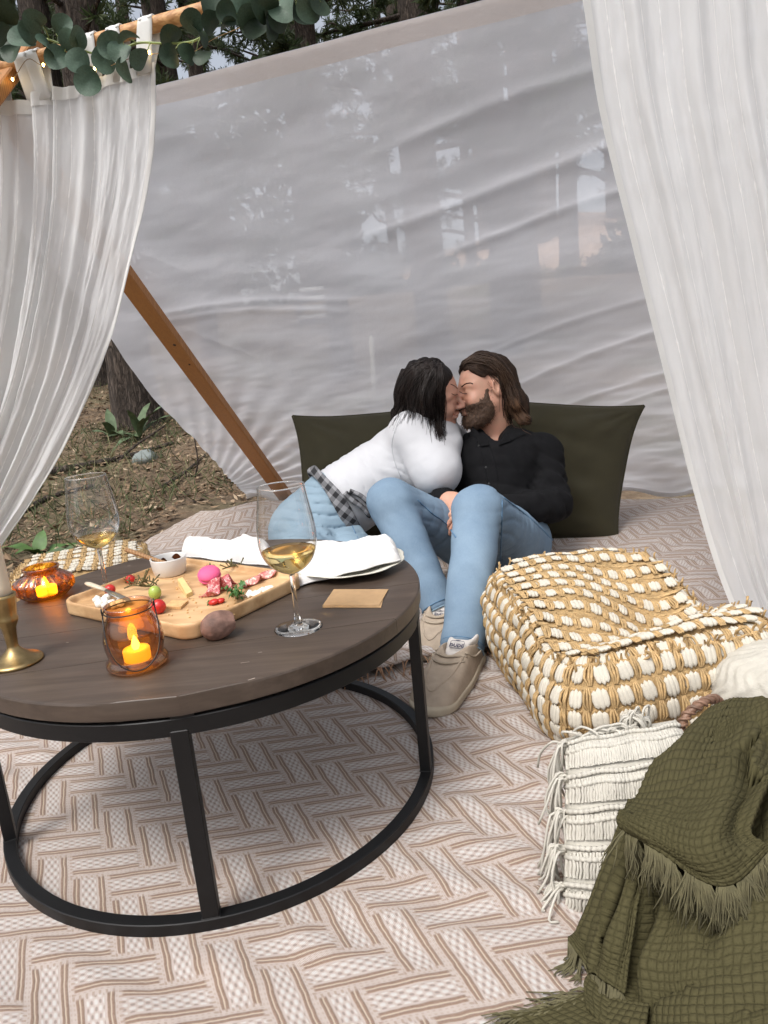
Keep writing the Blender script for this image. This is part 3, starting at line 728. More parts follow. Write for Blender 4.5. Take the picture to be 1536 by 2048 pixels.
# grass blades
n = 20000; x = rs.uniform(-6, 0.5, n); y = 2.2+8*rs.rand(n); k = (vn(x*1.1, y*1.1, 4.0) > 0.02) & ((x < -1.25) | (y > 4.1)); x = x[k]; y = y[k]; n = len(x)
z = gz(x, y)-0.03; D = np.stack([rs.normal(0, .6, n), rs.normal(0, .6, n), np.ones(n)*.8], 1); D /= np.linalg.norm(D, axis=1, keepdims=True)
S = np.cross(D, rdirs(rs, n)); S /= np.linalg.norm(S, axis=1, keepdims=True)
me = tri_field('grass', np.stack([x, y, z], 1), D, S, np.stack([rs.uniform(.06, .20, n), rs.uniform(.004, .008, n)], 1), rs.rand(n), M_GRASS)
stuff(tag(link('wild_grass', me), 'thin wild grass tufts growing through the leaf litter', 'grass'))
# fallen branches
def branch(pts, r, label, twigs=()):
    P = catmull(pts, 8); t = thing('fallen_branch', label, 'branch', P[0]); mb = MB()
    mb.tube([q+np.array([0, 0, r*.6]) for q in P], [r*(1-0.55*i/len(P))*(1+.12*math.sin(i*2.1)) for i in range(len(P))], 9); obj('limb', mb, M_BARK, t)
    for tw in twigs: obj('twig', MB().tube(catmull(tw, 4), [r*.35*(1-i/(4*len(tw))) + .002 for i in range(4*(len(tw)-1)+1)], 5), M_BARK, t)
def gq(x, y, Y):
    p = at(x, y, Y); p[2] = gh(p[0], p[1])+.01; return p
branch([gq(60, 945, 5.1), gq(120, 935, 5.15), gq(185, 920, 5.25), gq(260, 905, 5.4), gq(345, 880, 5.7)], .032, 'long grey fallen branch lying across the leaf litter', [[gq(230, 905, 5.3), gq(270, 890, 5.35)+np.array([0, 0, .1]), gq(330, 850, 5.4)+np.array([0, 0, .22])]])
branch([gq(30, 1010, 4.3), gq(100, 985, 4.6), gq(190, 975, 4.75)], .02, 'short rotten branch behind the wine glass', [])
branch([gq(330, 1000, 4.6), gq(380, 960, 4.9), gq(440, 900, 5.6)], .014, 'thin bare stick leaning near the sheet corner', [[gq(395, 985, 4.75), gq(400, 950, 4.75)+np.array([0, 0, .12]), gq(392, 900, 4.75)+np.array([0, 0, .32])]])
M_STONE = simple('pale_grey_stone', (0.20, 0.225, 0.215), .9, .3, 9, .6, 30, .01)
c = at(288, 915, 5.3); c[2] = gh(c[0], c[1])
def rockf(seed, c, r):
    def f(p):
        d = elld(p, c, r); q = p*(1.1/max(r)); return d+0.22*min(r)*vnoise(q[:, 0]*1.7+seed, q[:, 1]*1.7, q[:, 2]*1.7)+.08*min(r)*vnoise(q[:, 0]*5+seed, q[:, 1]*5, q[:, 2]*5)
    return f
tag(obj('stone', sdf_mesh('stone', rockf(3, c+np.array([0, 0, .02]), (.10, .08, .06)), c-.2, c+.2, .01), M_STONE), 'pale bluish stone half buried in the leaf litter', 'stone')
# broad-leaved weeds
M_WEED = simple('grey_green_leaf', (0.085, 0.125, 0.06), .7, .3, 20)
M_WEED2 = simple('fresh_green_leaf', (0.07, 0.135, 0.035), .6, .25, 20)
def leafm(L, w, curl):
    def f(u, v):
        t = v; ww = w*np.sin(np.pi*np.clip(t, .02, 1)**.8)**.9; return V3((u-.5)*ww, L*t, curl*L*(t*t)*-1+L*.45*t+.10*ww*np.abs(u-.5)*2+.01*np.sin(t*14)*(u-.5))
    return f
def weed(pos, n, L, w, mt, label, seed, up=.5):
    rs = np.random.RandomState(seed); t = thing('weed_plant', label, 'plant', pos); me = grid_mesh('leaf', leafm(L, w, .55), 4, 9); me.materials.append(mt)
    for i in range(n):
        a = 6.28*i/n+rs.rand()*.5; link('leaf', me, None, t, Matrix.Translation(pos) @ Matrix.Rotation(a, 4, 'Z') @ Matrix.Rotation(rs.uniform(-.1, up), 4, 'X') @ Matrix.Scale(rs.uniform(.7, 1.15), 4))
weed(tuple(gq(150, 1105, 3.2)), 9, .20, .075, M_WEED, 'low grey-green leafy weed behind the amber jar', 2, .35)
weed(tuple(gq(78, 1100, 3.25)), 5, .19, .085, M_WEED2, 'upright bright green leafy weed beside the swept curtain', 5, 1.0)
weed(tuple(gq(215, 800, 6.2)), 9, .30, .08, M_WEED, 'bushy weed at the foot of the thick pine trunk', 8, 1.0)
weed(tuple(gq(270, 815, 6.1)), 11, .34, .07, M_WEED, 'taller bushy weed growing against the thick pine trunk', 9, 1.1)
# white steps and stake beyond the sheet
M_WPAINT = simple('white_paint', (0.80, 0.80, 0.78), .6, .05)
sy = min(np.arange(7, 16, .1), key=lambda Y: abs(at(632, 648, Y)[2]-gh(*at(632, 648, Y)[:2]))); sx = float(at(632, 648, sy)[0]); sy = float(sy); szb = gh(sx, sy)
st = thing('garden_steps', 'low white painted wooden steps glimpsed through the sheet', 'steps', (sx, sy, szb))
for k in range(4): obj('tread', MB().box((sx, sy+.22*k, szb+.12+.17*k), (.56, .24, .06), None, .006), M_WPAINT, st, sharp=30)
for s in (-1, 1): obj('stringer', MB().box((sx+s*.30, sy+.34, szb+.30), (.04, .95, .62), None, .004), simple('grey_stringer', (.3, .3, .29), .8), st, sharp=30)
sx, sy = 0.02, 6.3; szb = gh(sx, sy)
tag(obj('stake', MB().tube([(sx, sy, szb-.1), (sx+.005, sy, szb+.35), (sx+.012, sy, szb+.62), (sx+.012, sy, szb+.66)], [.028, .026, .025, .012], 8), simple('pale_stake', (.34, .33, .28), .8)), 'pale wooden stake standing in the grass behind the sheet', 'stake')
# ================================================================== round table
TC = np.array([-0.339, 1.227]); TR_ = 0.391; TH = 0.369
def table_mat():
    mt, t, b = mat('dark_walnut_top'); v = t.coord('Object', (1.3, 26, 26)); n = t.noise(3.2, 6, .62, v, .6); n2 = t.noise(6, 6, .7, t.coord('Object', (1, 2.2, 1))); f = t.m('ADD', t.m('MULTIPLY', n, .6), t.m('MULTIPLY', n2, .4))
    t.l.new(t.ramp(f, [(0.28, (0.038, 0.026, 0.019)), (0.5, (0.064, 0.045, 0.033)), (0.74, (0.098, 0.071, 0.053))]), b.inputs['Base Color']); t.l.new(t.mrange(n2, .3, .7, .36, .50), b.inputs['Roughness'])
    t.l.new(t.bump(n, .10, .0015), b.inputs['Normal']); return mt
M_TABLE = table_mat()
M_BLACK = simple('black_powder_coat', (0.0065, 0.0065, 0.007), 0.45, 0.1, 60, 0.15, 500, 0.0006, spec=.3)
M_EDGE = simple('worn_edge', (0.30, 0.25, 0.21), .8, .3, 40)
table = thing('coffee_table', 'round coffee table with dark brown plank top on a black metal hoop frame', 'coffee table', (TC[0], TC[1], 0.006))
pa = R(8.0); px_ = np.array([math.cos(pa), math.sin(pa)]); py_ = np.array([-math.sin(pa), math.cos(pa)])
cuts = [-TR_, -0.235, -0.08, 0.075, 0.235, TR_]
for a_, b_ in zip(cuts[:-1], cuts[1:]):
    lo_ = a_+(0.0004 if a_ > -TR_ else 0); hi_ = b_-(0.0004 if b_ < TR_ else 0)
    ysm = np.linspace(lo_, hi_, 15); mbp = MB()
    def outl(ins):
        ys_ = np.clip(ysm, lo_+ins*.10, hi_-ins*.10); r = TR_-ins; xr = np.sqrt(np.maximum(1e-6, r*r-np.minimum(r*r*.99998, ys_**2)))
        return [(x, y) for x, y in zip(xr, ys_)]+[(-x, y) for x, y in zip(xr[::-1], ys_[::-1])]
    rings = [(0.0, TH-0.026), (0.0, TH-0.0035), (0.0012, TH-0.001), (0.0035, TH)]
    rings = [(0.003, TH-0.028)]+rings
    V = []; n = 30
    for ins, z in rings:
        for (x, y) in outl(ins): q = px_*x+py_*y; V.append((TC[0]+q[0], TC[1]+q[1], z))
    F = [tuple(range(n-1, -1, -1)), tuple(range((len(rings)-1)*n, len(rings)*n))]
    for k in range(len(rings)-1): F += [(k*n+i, k*n+(i+1) % n, (k+1)*n+(i+1) % n, (k+1)*n+i) for i in range(n)]
    mbp.add(V, F); obj('plank', mbp, M_TABLE, table, sharp=25)
def hoop(r0, r1, z0, z1, n=96):
    mb = MB(); b = .0012
    prof = [(r0, z0), (r1-b, z0), (r1, z0+b), (r1, z1-b), (r1-b, z1), (r0+b, z1), (r0, z1-b)]
    return mb.lathe(prof, n, (TC[0], TC[1], 0), closed=True)
obj('frame_hoop', hoop(TR_-.022, TR_-.004, TH-.058, TH-.033), M_BLACK, table, sharp=35)
for k in range(5): a = R(-10+72*k); obj('spacer', MB().box((TC[0]+(TR_-.03)*math.cos(a), TC[1]+(TR_-.03)*math.sin(a), TH-.030), (.05, .03, .006), rz(a)), M_BLACK, table, smooth=False)
obj('base_hoop', hoop(TR_-.021, TR_-.001, 0.011, 0.031), M_BLACK, table, sharp=35)
for k in range(5):
    a = R(-83+72*k); c = np.array([TC[0]+(TR_-.0125)*math.cos(a), TC[1]+(TR_-.0125)*math.sin(a), (0.02+TH-.05)/2])
    obj('leg', MB().box(c, (.019, .024, TH-.07), rz(a), .0012), M_BLACK, table, sharp=30)
    obj('weld_seam', MB().box((c[0]+.0*math.cos(a), c[1], 0.0315), (.0205, .0255, .0016), rz(a)), simple('seam_grey', (.03, .03, .03), .5, 0), table, smooth=False)
# small pale chips in the lacquer
mbc = MB()
for (x, y, w, h_) in ((505, 1362, .010, .0015), (560, 1170, .006, .0012), (258, 1132, .008, .0012), (135, 1285, .004, .002), (490, 1325, .012, .0008), (520, 1305, .006, .0008)):
    q = gp(x, y, TH); r = np.hypot(*(q[:2]-TC))
    if r > TR_-.004: q[:2] = TC+(q[:2]-TC)*(TR_-.005)/r
    mbc.box((q[0], q[1], TH), (w, h_, .0008), rz(random.uniform(-.3, .5)))
stuff(obj('lacquer_chips', mbc, M_EDGE, table, smooth=False))

# ================================================================== glass things on the table
def glass_mat(name, col, rough=0.0, ior=1.45):
    mt = bpy.data.materials.new(name); mt.use_nodes = True; t = NT(mt); t.n.remove(t.n['Principled BSDF'])
    g = t.new('BsdfGlass'); g.inputs['Color'].default_value = (*col, 1); g.inputs['Roughness'].default_value = rough; g.inputs['IOR'].default_value = ior
    t.l.new(g.outputs[0], t.n['Material Output'].inputs[0]); return mt
def thin_glass(name, col, refl=1.0, edge=(1, 1, 1), edgepow=2.6):
    """thin blown wall: sees straight through, mirrors at a slant, its colour deepens where the wall is seen edge-on"""
    mt = bpy.data.materials.new(name); mt.use_nodes = True; t = NT(mt); t.n.remove(t.n['Principled BSDF'])
    lw = t.new('LayerWeight'); lw.inputs[0].default_value = 0.5
    tr = t.new('BsdfTransparent'); gl = t.new('BsdfGlossy'); gl.inputs['Roughness'].default_value = 0.015
    f = t.m('POWER', lw.outputs[1], edgepow)
    t.l.new(t.mix(f, col, edge), tr.inputs[0])
    mx = t.new('MixShader'); t.l.new(t.m('MULTIPLY', t.m('ADD', 0.07, t.m('MULTIPLY', t.m('POWER', lw.outputs[1], 2.4), 0.85)), refl, clamp=True), mx.inputs[0]); t.l.new(tr.outputs[0], mx.inputs[1]); t.l.new(gl.outputs[0], mx.inputs[2])
    t.l.new(mx.outputs[0], t.n['Material Output'].inputs[0]); return mt
M_GLASS = thin_glass('clear_wine_glass', (0.99, 0.99, 0.985), 1.0, (0.50, 0.48, 0.44), 4.0)
M_GSOLID = glass_mat('solid_clear_glass', (0.99, 0.99, 0.98))
M_WINE = glass_mat('pale_gold_wine', (0.99, 0.88, 0.60), 0.0, 1.15)
def wine_glass(px, py, level, label, hh=0.224, tilt=0.0):
    c = gp(px, py, TH); t = thing('wine_glass', label, 'wine glass', c)
    k = hh/0.224
    bowl = [(0.0045, .088), (.010, .0905), (.019, .095), (.028, .102), (.0355, .111), (.0408, .122), (.0437, .134), (.0446, .146), (.0438, .160), (.0420, .175), (.0397, .190), (.0375, .205), (.0352, .222), (.0346, .2245)]
    bowl = [(r*k, z*k) for r, z in bowl]
    B = catmull([np.array(q) for q in bowl], 3)
    mb = MB(); n = 48; V = []
    for r, z in B:
        for j in range(n): a = 2*math.pi*j/n; V.append((c[0]+r*math.cos(a), c[1]+r*math.sin(a), c[2]+z))
    mb.add(V, [(i*n+j, i*n+(j+1) % n, (i+1)*n+(j+1) % n, (i+1)*n+j) for i in range(len(B)-1) for j in range(n)])
    obj('bowl', mb, M_GLASS, t)
    rr_ = B[-1][0]; obj('rim', MB().tube([(c[0]+rr_*math.cos(a), c[1]+rr_*math.sin(a), c[2]+.2245*k) for a in np.linspace(0, 2*math.pi, 49)], .0010, 6, cap=False), M_GSOLID, t)
    prof = [(.0006, .0905), (.0046, .089), (.0040, .084), (.0036, .06), (.0037, .03), (.0052, .012), (.0075, .008), (.013, .0052), (.024, .0030), (.0355, .0022), (.0372, .0015), (.0368, .0004), (.02, .0003), (.0006, .0003)]
    mb = MB().lathe([(r*k, z*k) for r, z in prof][::-1], 40, c); obj('stem', mb, M_GSOLID, t)
    inner = [(max(.0008, r-.0010), z+.0006) for r, z in B if z <= level*k]
    rl = inner[-1][0]; mb = MB().lathe([(.0004, inner[0][1])]+inner+[(rl*.6, inner[-1][1]-.0001), (.0004, inner[-1][1]-.0001)], 40, c)
    obj('wine', mb, M_WINE, t)
wine_glass(597, 1256, .128, 'stemmed wine glass of golden wine beside the kraft cards')
wine_glass(215, 1187, .112, 'stemmed wine glass with less wine behind the serving board', 0.229)

M_AMBER = thin_glass('amber_glass', (0.985, 0.76, 0.50), 1.0, (0.62, 0.30, 0.11), 2.2)
M_AMBER2 = thin_glass('deep_amber_glass', (0.96, 0.64, 0.20), 1.0, (0.52, 0.24, 0.04), 1.6)
M_WIRE = simple('dark_wire', (0.015, 0.012, 0.011), .45, 0)
def emis_mat(name, col, strength, base):
    mt, t, b = mat(name); b.inputs['Base Color'].default_value = (*base, 1); b.inputs['Emission Color'].default_value = (*col, 1); b.inputs['Emission Strength'].default_value = strength
    b.inputs['Roughness'].default_value = .5; return mt
M_FLAME = emis_mat('led_flame', (1.0, 0.62, 0.06), 14.0, (1, .7, .2))
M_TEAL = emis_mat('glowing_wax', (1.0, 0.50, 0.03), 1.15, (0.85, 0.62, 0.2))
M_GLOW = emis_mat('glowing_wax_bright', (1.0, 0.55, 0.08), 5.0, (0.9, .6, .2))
def tealight(c, label, mt):
    t = thing('tealight', label, 'candle', c)
    obj('wax_cup', MB().lathe([(.0175, 0), (.0185, .001), (.0188, .015), (.0178, .0168), (.012, .0160), (.004, .0155)], 28, c), mt, t)
    obj('flame_bulb', MB().lathe([(.0035, .0150), (.0055, .019), (.0056, .023), (.0038, .029), (.0016, .034), (.0003, .0365)], 14, c), M_FLAME, t)
# lantern jar
c = gp(277, 1330, TH); lan = thing('glass_lantern', 'amber glass jar lantern with thin black wire handle', 'lantern', c)
prof = [(.010, .0008), (.030, .0006), (.0395, .001), (.0430, .006), (.0425, .012), (.0385, .0165), (.0378, .020), (.0405, .032), (.0415, .043), (.0395, .056), (.0350, .068), (.0310, .077), (.0296, .083), (.0310, .087), (.0328, .0895), (.0332, .092), (.0318, .0935), (.0298, .0925), (.0288, .088), (.0285, .083), (.0298, .076), (.0338, .067), (.0382, .055), (.0402, .043), (.0392, .032), (.0365, .021), (.036, .016), (.030, .009), (.010, .0075)]
obj('jar', MB().lathe(prof, 48, c), M_AMBER, lan)
hd = nrm(np.array([CAM[0]-c[0], CAM[1]-c[1], 0])); sd_ = np.array([-hd[1], hd[0], 0]); sd_ = sd_ if sd_[0] > 0 else -sd_
obj('neck_wire', MB().tube([c+np.array([.0335*math.cos(a), .0335*math.sin(a), .086]) for a in np.linspace(0, 2*math.pi, 41)], .0009, 6, cap=False), M_WIRE, lan)
hp = []
for a in np.linspace(0, math.pi, 31):
    hp.append(c+sd_*(-.0345*math.cos(a)*(1+.25*math.sin(a)))+hd*(.046*math.sin(a)**.6)+np.array([0, 0, .086-.076*math.sin(a)**.9]))
obj('handle', MB().tube(hp, .0010, 6), M_WIRE, lan)
for s in (-1, 1): obj('handle_eye', MB().tube([c+sd_*s*.0350+hd*(.004*math.cos(a))+np.array([0, 0, .088+.0045*math.sin(a)]) for a in np.linspace(0, 2*math.pi, 15)], .0011, 5), M_WIRE, lan)
tealight(c+np.array([0.0, .002, .0085]), 'yellow glowing tealight standing inside the wire-handled lantern', M_TEAL)
# ribbed jar
c = gp(93, 1193, TH); jar = thing('ribbed_jar', 'squat ribbed amber glass jar glowing on the table edge', 'jar', c)
prof = [(.012, .0008), (.034, .0008), (.040, .003), (.0525, .014), (.0555, .018), (.0555, .032), (.053, .036), (.036, .0475), (.0315, .050), (.0315, .055), (.0335, .057), (.0335, .060), (.031, .0615), (.029, .0600), (.0288, .050), (.035, .0450), (.0510, .0345), (.0530, .031), (.0530, .019), (.050, .0155), (.036, .006), (.012, .005)]
def ribs(r, z, a, i): return r*(1-0.10*abs(math.sin(a*9))**.7*(1 if .003 < z < .047 else 0))
obj('jar_body', MB().lathe(prof, 144, c, rfun=ribs), M_AMBER2, jar, sharp=50)
tealight(c+np.array([0.006, -.006, .006]), 'glowing tealight inside the squat ribbed jar', M_GLOW)
# candlestick
M_BRASS = simple('aged_brass', (0.34, 0.245, 0.115), 0.36, 0.35, 30, 0.25, 60, 0.001, metallic=1.0)
M_IVORY = simple('ivory_wax', (0.74, 0.64, 0.48), 0.5, 0.05, 10)
c = gp(33, 1325, TH); stick = thing('candlestick', 'aged brass candlestick with flared round foot', 'candlestick', c)
prof = [(.010, .0), (.0375, .0), (.0385, .0025), (.0375, .0045), (.034, .0065), (.031, .0075), (.021, .0120), (.0125, .0195), (.0085, .0250), (.0078, .028), (.0090, .045), (.0105, .056), (.0155, .066), (.0160, .071), (.0150, .073), (.0168, .088), (.0192, .103), (.0195, .108), (.0170, .1085), (.0150, .104), (.008, .0985)]
obj('stem', MB().lathe(prof, 40, c, rfun=lambda r, z, a, i: r*(1-.035*abs(math.sin(a*5))*(1 if z > .027 else 0))), M_BRASS, stick)
cn = thing('taper_candle', 'ivory taper candle standing in the brass candlestick', 'candle', c+np.array([0, 0, .10]))
obj('wax', MB().lathe([(.0145, .099), (.0142, .12), (.0125, .22), (.0112, .31), (.0085, .322), (.003, .326)], 24, c), M_IVORY, cn)
obj('wick', MB().tube([c+np.array([0, 0, .324]), c+np.array([.001, 0, .331]), c+np.array([.003, 0, .336])], .0009, 5), M_WIRE, cn)
# rock
M_ROCK = simple('red_brown_rock', (0.20, 0.112, 0.085), .7, .4, 50, .5, 90, .003)
c = gp(440, 1278, TH)+np.array([0, 0.008, .019])
def rockfn(p):
    d = elld(p, c, (.030, .021, .023), rz(.5))
    for i, nv_ in enumerate(rdirs(np.random.RandomState(4), 16)): d = smax(d, (p-c)@nv_.astype(np.float32)-(.0135+.010*abs(nv_[0])+.0025*(i % 3)), .0007)
    d = smax(d, -(p[:, 2]-TH-.0002), .001)
    return d+.0006*vnoise(p[:, 0]*160, p[:, 1]*160, p[:, 2]*160)
tag(obj('rock', sdf_mesh('rock', rockfn, c-.045, c+.045, .0016), M_ROCK), 'red-brown rock leaning against the corner of the serving board', 'rock')
# kraft cards
M_KRAFT = simple('kraft_card', (0.40, 0.255, 0.13), .85, .08, 60, .15, 400, .0006)
for i, (q, lab) in enumerate((([(645, 1215), (762, 1215), (770, 1186), (664, 1184)], 'brown kraft card lying under the other kraft card'), ([(645, 1213), (758, 1213), (777, 1180), (668, 1180)], 'brown kraft card lying on top of the other kraft card'))):
    mb = MB(); o2 = [gp(x, y, TH+.001)[:2] for x, y in q]; mb.prism([tuple(p) for p in o2], TH+.0006+.0012*i, TH+.0014+.0012*i)
    tag(obj('card', mb, M_KRAFT, smooth=False), lab, 'card', 'kraft cards')
# ================================================================== serving board and food
M_BAMBOO = wood('pale_board', (0.46, 0.27, 0.125), (0.64, 0.42, 0.22), (1.2, 14, 14), .5, 2.0, .02)
F0 = [gp(x, y, TH+.024) for x, y in ((136, 1212), (398, 1256), (596, 1148), (338, 1108))]
bc = sum(F0)/4; ex = nrm((F0[1]-F0[0])+(F0[2]-F0[3])); ey = np.array([-ex[1], ex[0], 0.0])
bw = (np.linalg.norm(F0[1]-F0[0])+np.linalg.norm(F0[2]-F0[3]))/4; bl = ((F0[3]-F0[0])@ey+(F0[2]-F0[1])@ey)/4
skx = (((F0[3]-F0[0])@ex+(F0[2]-F0[1])@ex)/2)/(2*bl)
board_ = thing('serving_board', 'rectangular pale wooden serving board with raised rim holding leftovers', 'serving board', (bc[0], bc[1], TH))
BM = np.stack([ex, ey, np.array([0, 0, 1.0])], 1)
def boardf(p):
    q = (p-np.array([bc[0], bc[1], TH+.0125], np.float32))@BM.astype(np.float32)
    d = rbox(q, (0, 0, .001), (bw, bl, .0135), .006); r2 = np.abs(q[:, :2])-np.array([bw-.035, bl-.035]); o = np.linalg.norm(np.maximum(r2, 0), axis=1)+np.minimum(r2.max(1), 0)-.035
    d = smax(d, o, .005)
    r3 = np.abs(q[:, :2])-np.array([bw-.040, bl-.040]); inn = np.linalg.norm(np.maximum(r3, 0), axis=1)+np.minimum(r3.max(1), 0)-.028
    cut = np.maximum(inn+(-q[:, 2]-.002)*.4, -(q[:, 2]-.001)); return smax(d, -cut, .0025)
me = sdf_mesh('tray', boardf, (bc[0]-.30, bc[1]-.30, TH-.004), (bc[0]+.30, bc[1]+.30, TH+.032), .0028)
M_BAMBOO_IN = M_BAMBOO
obj('tray', me, M_BAMBOO, board_)
BZ = TH+.0138
def bp(x, y, dz=0.0): return gp(x, y, BZ)+np.array([0, 0, dz])
def blob(c, r, rot=None, jit=0.0, n=12, k=8): return MB().ell(c, r, n, k, rot, jit)
M_CERAM = simple('white_ceramic', (0.68, 0.67, 0.645), .3, .03, 20)
M_JAM = simple('dark_brown_jam', (0.06, 0.018, 0.006), .25, .4, 60)
c = bp(341, 1147); ram = thing('ramekin', 'small white ceramic ramekin with smeared brown jam', 'ramekin', c)
pr_ = [(.010, .0), (.0285, .0), (.0305, .002), (.0335, .018), (.0352, .033), (.0349, .0345), (.0330, .0345), (.0322, .033), (.0305, .018), (.0285, .006), (.010, .005)]
obj('dish', MB().lathe(pr_, 40, c), M_CERAM, ram)
mb = MB().lathe([(.0004, .010), (.012, .0105), (.022, .012), (.0278, .015), (.0288, .0155), (.0286, .0125), (.010, .006)], 30, c, rfun=lambda r, z, a, i: r*(1+.03*math.sin(a*5)))
obj('jam', mb, M_JAM, ram)
mb = MB()
for a0, z0, l0 in ((.4, .022, .5), (1.3, .025, .7), (2.2, .02, .5), (3.0, .026, .6), (5.4, .024, .5), (4.4, .02, .4)):
    mb.grid(lambda u, v: c+np.array([(.0305+.06*(z0+(v-.5)*.014-.018))*math.cos(a0+l0*(u-.5)), (.0305+.06*(z0+(v-.5)*.014-.018))*math.sin(a0+l0*(u-.5)), z0+(v-.5)*.014*math.sin(math.pi*min(1, max(0, u)))]), 8, 3)
obj('jam_smear', mb, M_JAM, ram); bpy.data.objects['jam_smear']['kind'] = 'stuff'
M_SPOON = wood('spoon_wood', (0.30, 0.15, 0.06), (0.46, 0.26, 0.12), (4, 4, 4), .55)
s0 = c+np.array([.010, -.006, .016]); s1 = c+(np.array([*(gp(252, 1101, BZ+.05)[:2]-c[:2]), .052]))
tag(obj('wooden_spoon', MB().tube(catmull([s0, s0+(s1-s0)*.12, s0+(s1-s0)*.25, s0+(s1-s0)*.6, s1], 4), [.002, .007, .010, .0105, .008, .0065, .006, .0058, .0056, .0056, .0058, .0058, .006, .006, .0064, .0064, .0055], 10, flat=.7), M_SPOON), 'small wooden spoon resting in the jam ramekin', 'spoon')
M_STEEL = simple('brushed_steel', (0.55, 0.53, 0.48), .28, .05, 40, metallic=1.0)
kn = thing('cheese_knife', 'cheese knife with pale handle resting on the board rim', 'knife', gp(172, 1166, BZ+.03))
k0, k1, k2 = gp(172, 1166, BZ+.028), gp(212, 1180, BZ+.020), gp(262, 1204, BZ+.006)
obj('handle', MB().tube([k0, k0+(k1-k0)*.15, k0+(k1-k0)*.6, k1], [.0035, .0062, .0055, .004], 10, flat=.6), simple('pale_handle', (.55, .48, .36), .4, .1), kn)
obj('blade', MB().tube([k1-(k1-k0)*.08, k1+(k2-k1)*.3, k1+(k2-k1)*.8, k2], [.004, .0065, .0075, .003], 10, flat=.15), M_STEEL, kn)
M_FETA = simple('white_soft_cheese', (0.80, 0.77, 0.69), .7, .06, 80, .5, 120, .002)
ch = thing('soft_cheese', 'heap of white crumbled soft cheese in the board corner', 'cheese', bp(215, 1212))
for k in range(20):
    q = bp(190+random.uniform(0, 55), 1203+random.uniform(0, 16), .005+.004*random.random()); obj('crumb', blob(q, (random.uniform(.005, .009), random.uniform(.005, .008), random.uniform(.005, .008)), rz(random.random()*3), .16, 8, 6), M_FETA, ch)
M_GRAPE = simple('green_grape', (0.34, 0.44, 0.08), .25, .12, 60, spec=.6)
c = bp(312, 1198, .012); gr = thing('grape', 'single green grape on its stalk in the middle of the board', 'grape', c)
obj('fruit', blob(c, (.0112, .0112, .0125), None, 0, 16, 10), M_GRAPE, gr); obj('stalk', MB().tube([c+np.array([-.004, .004, .010]), c+np.array([-.010, .008, .014]), c+np.array([-.018, .012, .010])], .0009, 5), simple('stalk_green', (.16, .17, .05), .7), gr)
M_STALK = simple('grape_stalk', (0.11, 0.095, 0.035), .8, .2, 60)
def stalks(x, y, label, seed, n=11, sc=1.0):
    rs = np.random.RandomState(seed); c = bp(x, y, .003); t = thing('grape_stalk', label, 'stalk', c); mb = MB()
    main = [c+np.array([(i-2)*.011*sc, .004*math.sin(i*2.0+seed), .003+.004*math.sin(i)]) for i in range(5)]
    obj('stem', MB().tube(catmull(main, 4), .0014, 5), M_STALK, t)
    for k in range(n):
        b = interp(main, rs.rand()); e = b+np.array([rs.normal()*.008, rs.normal()*.008, .004+abs(rs.normal())*.008])*sc; mb.tube([b, (b+e)/2+rs.normal(size=3)*.002, e], [.001, .001, .0016], 5)
    stuff(obj('stalklets', mb, M_STALK, t))
stalks(468, 1142, 'bare brown grape stalk behind the pink macaron', 3); stalks(278, 1180, 'bare grape stalk tangled beside the green grape', 6, 14, 1.2)
stalks(296, 1172, 'short grape stalk next to the strawberry top', 9, 9, .8)
M_STRAW = simple('strawberry_red', (0.52, 0.022, 0.018), .3, .25, 120, .3, 300, .001); M_HULL = simple('green_hull', (0.07, 0.14, 0.03), .6, .3, 60)
def berry(x, y, r, label, hull=True, dz=0.0, flat=1.0):
    c = bp(x, y, r*flat*.9+dz); t = thing('strawberry', label, 'strawberry', c)
    Mx = rotm((.8, -.3, .2), (0, 0, 1)); obj('flesh', blob(c, (r*1.15, r, r*flat), Mx, .03, 12, 8), M_STRAW, t)
    if hull:
        for k in range(5):
            a = k*1.256; b = c+Mx@np.array([-r*1.05, 0, 0]); e = b+Mx@np.array([-.1*r, r*.9*math.cos(a), r*.9*math.sin(a)*flat])
            obj('hull_leaf', MB().tube([b, (b+e)/2-Mx@np.array([.15*r, 0, 0]), e], [.0008, .0026, .0004], 5, flat=.3), M_HULL, t)
berry(222, 1192, .0095, 'red strawberry on the crumbled cheese', False, .004); berry(262, 1166, .0085, 'strawberry top with green hull beside the stalks', True)
berry(318, 1226, .0125, 'whole red strawberry behind the wire-handled lantern', False); berry(428, 1209, .0085, 'cut strawberry half next to the herb sprig', True, 0, .6); berry(441, 1206, .0075, 'small cut strawberry piece touching the herb sprig', False, 0, .6)
M_CHED = simple('pale_yellow_cheese', (0.72, 0.55, 0.24), .5, .06, 60)
tag(obj('cheese_wedge', MB().add([bp(357, 1172), bp(367, 1168), bp(386, 1190), bp(374, 1196), bp(357, 1172, .014), bp(367, 1168, .014), bp(386, 1190, .007), bp(374, 1196, .007)], [(0, 3, 2, 1), (4, 5, 6, 7), (0, 1, 5, 4), (1, 2, 6, 5), (2, 3, 7, 6), (3, 0, 4, 7)]), M_CHED, smooth=False), 'thin wedge of pale yellow cheese lying alone', 'cheese')
M_CRACK = simple('baked_cracker', (0.60, 0.38, 0.17), .8, .2, 90, .4, 200, .001)
q = [bp(x, y)[:2] for x, y in ((322, 1216), (350, 1220), (366, 1206), (376, 1206), (372, 1200), (334, 1204))]
q = [bp(x, y)[:2] for x, y in ((330, 1218), (362, 1219), (377, 1205), (345, 1205))]
tag(obj('cracker', MB().prism([tuple(a) for a in q], BZ+.0005, BZ+.0045), M_CRACK, smooth=False), 'thin square cracker near the grape', 'cracker')
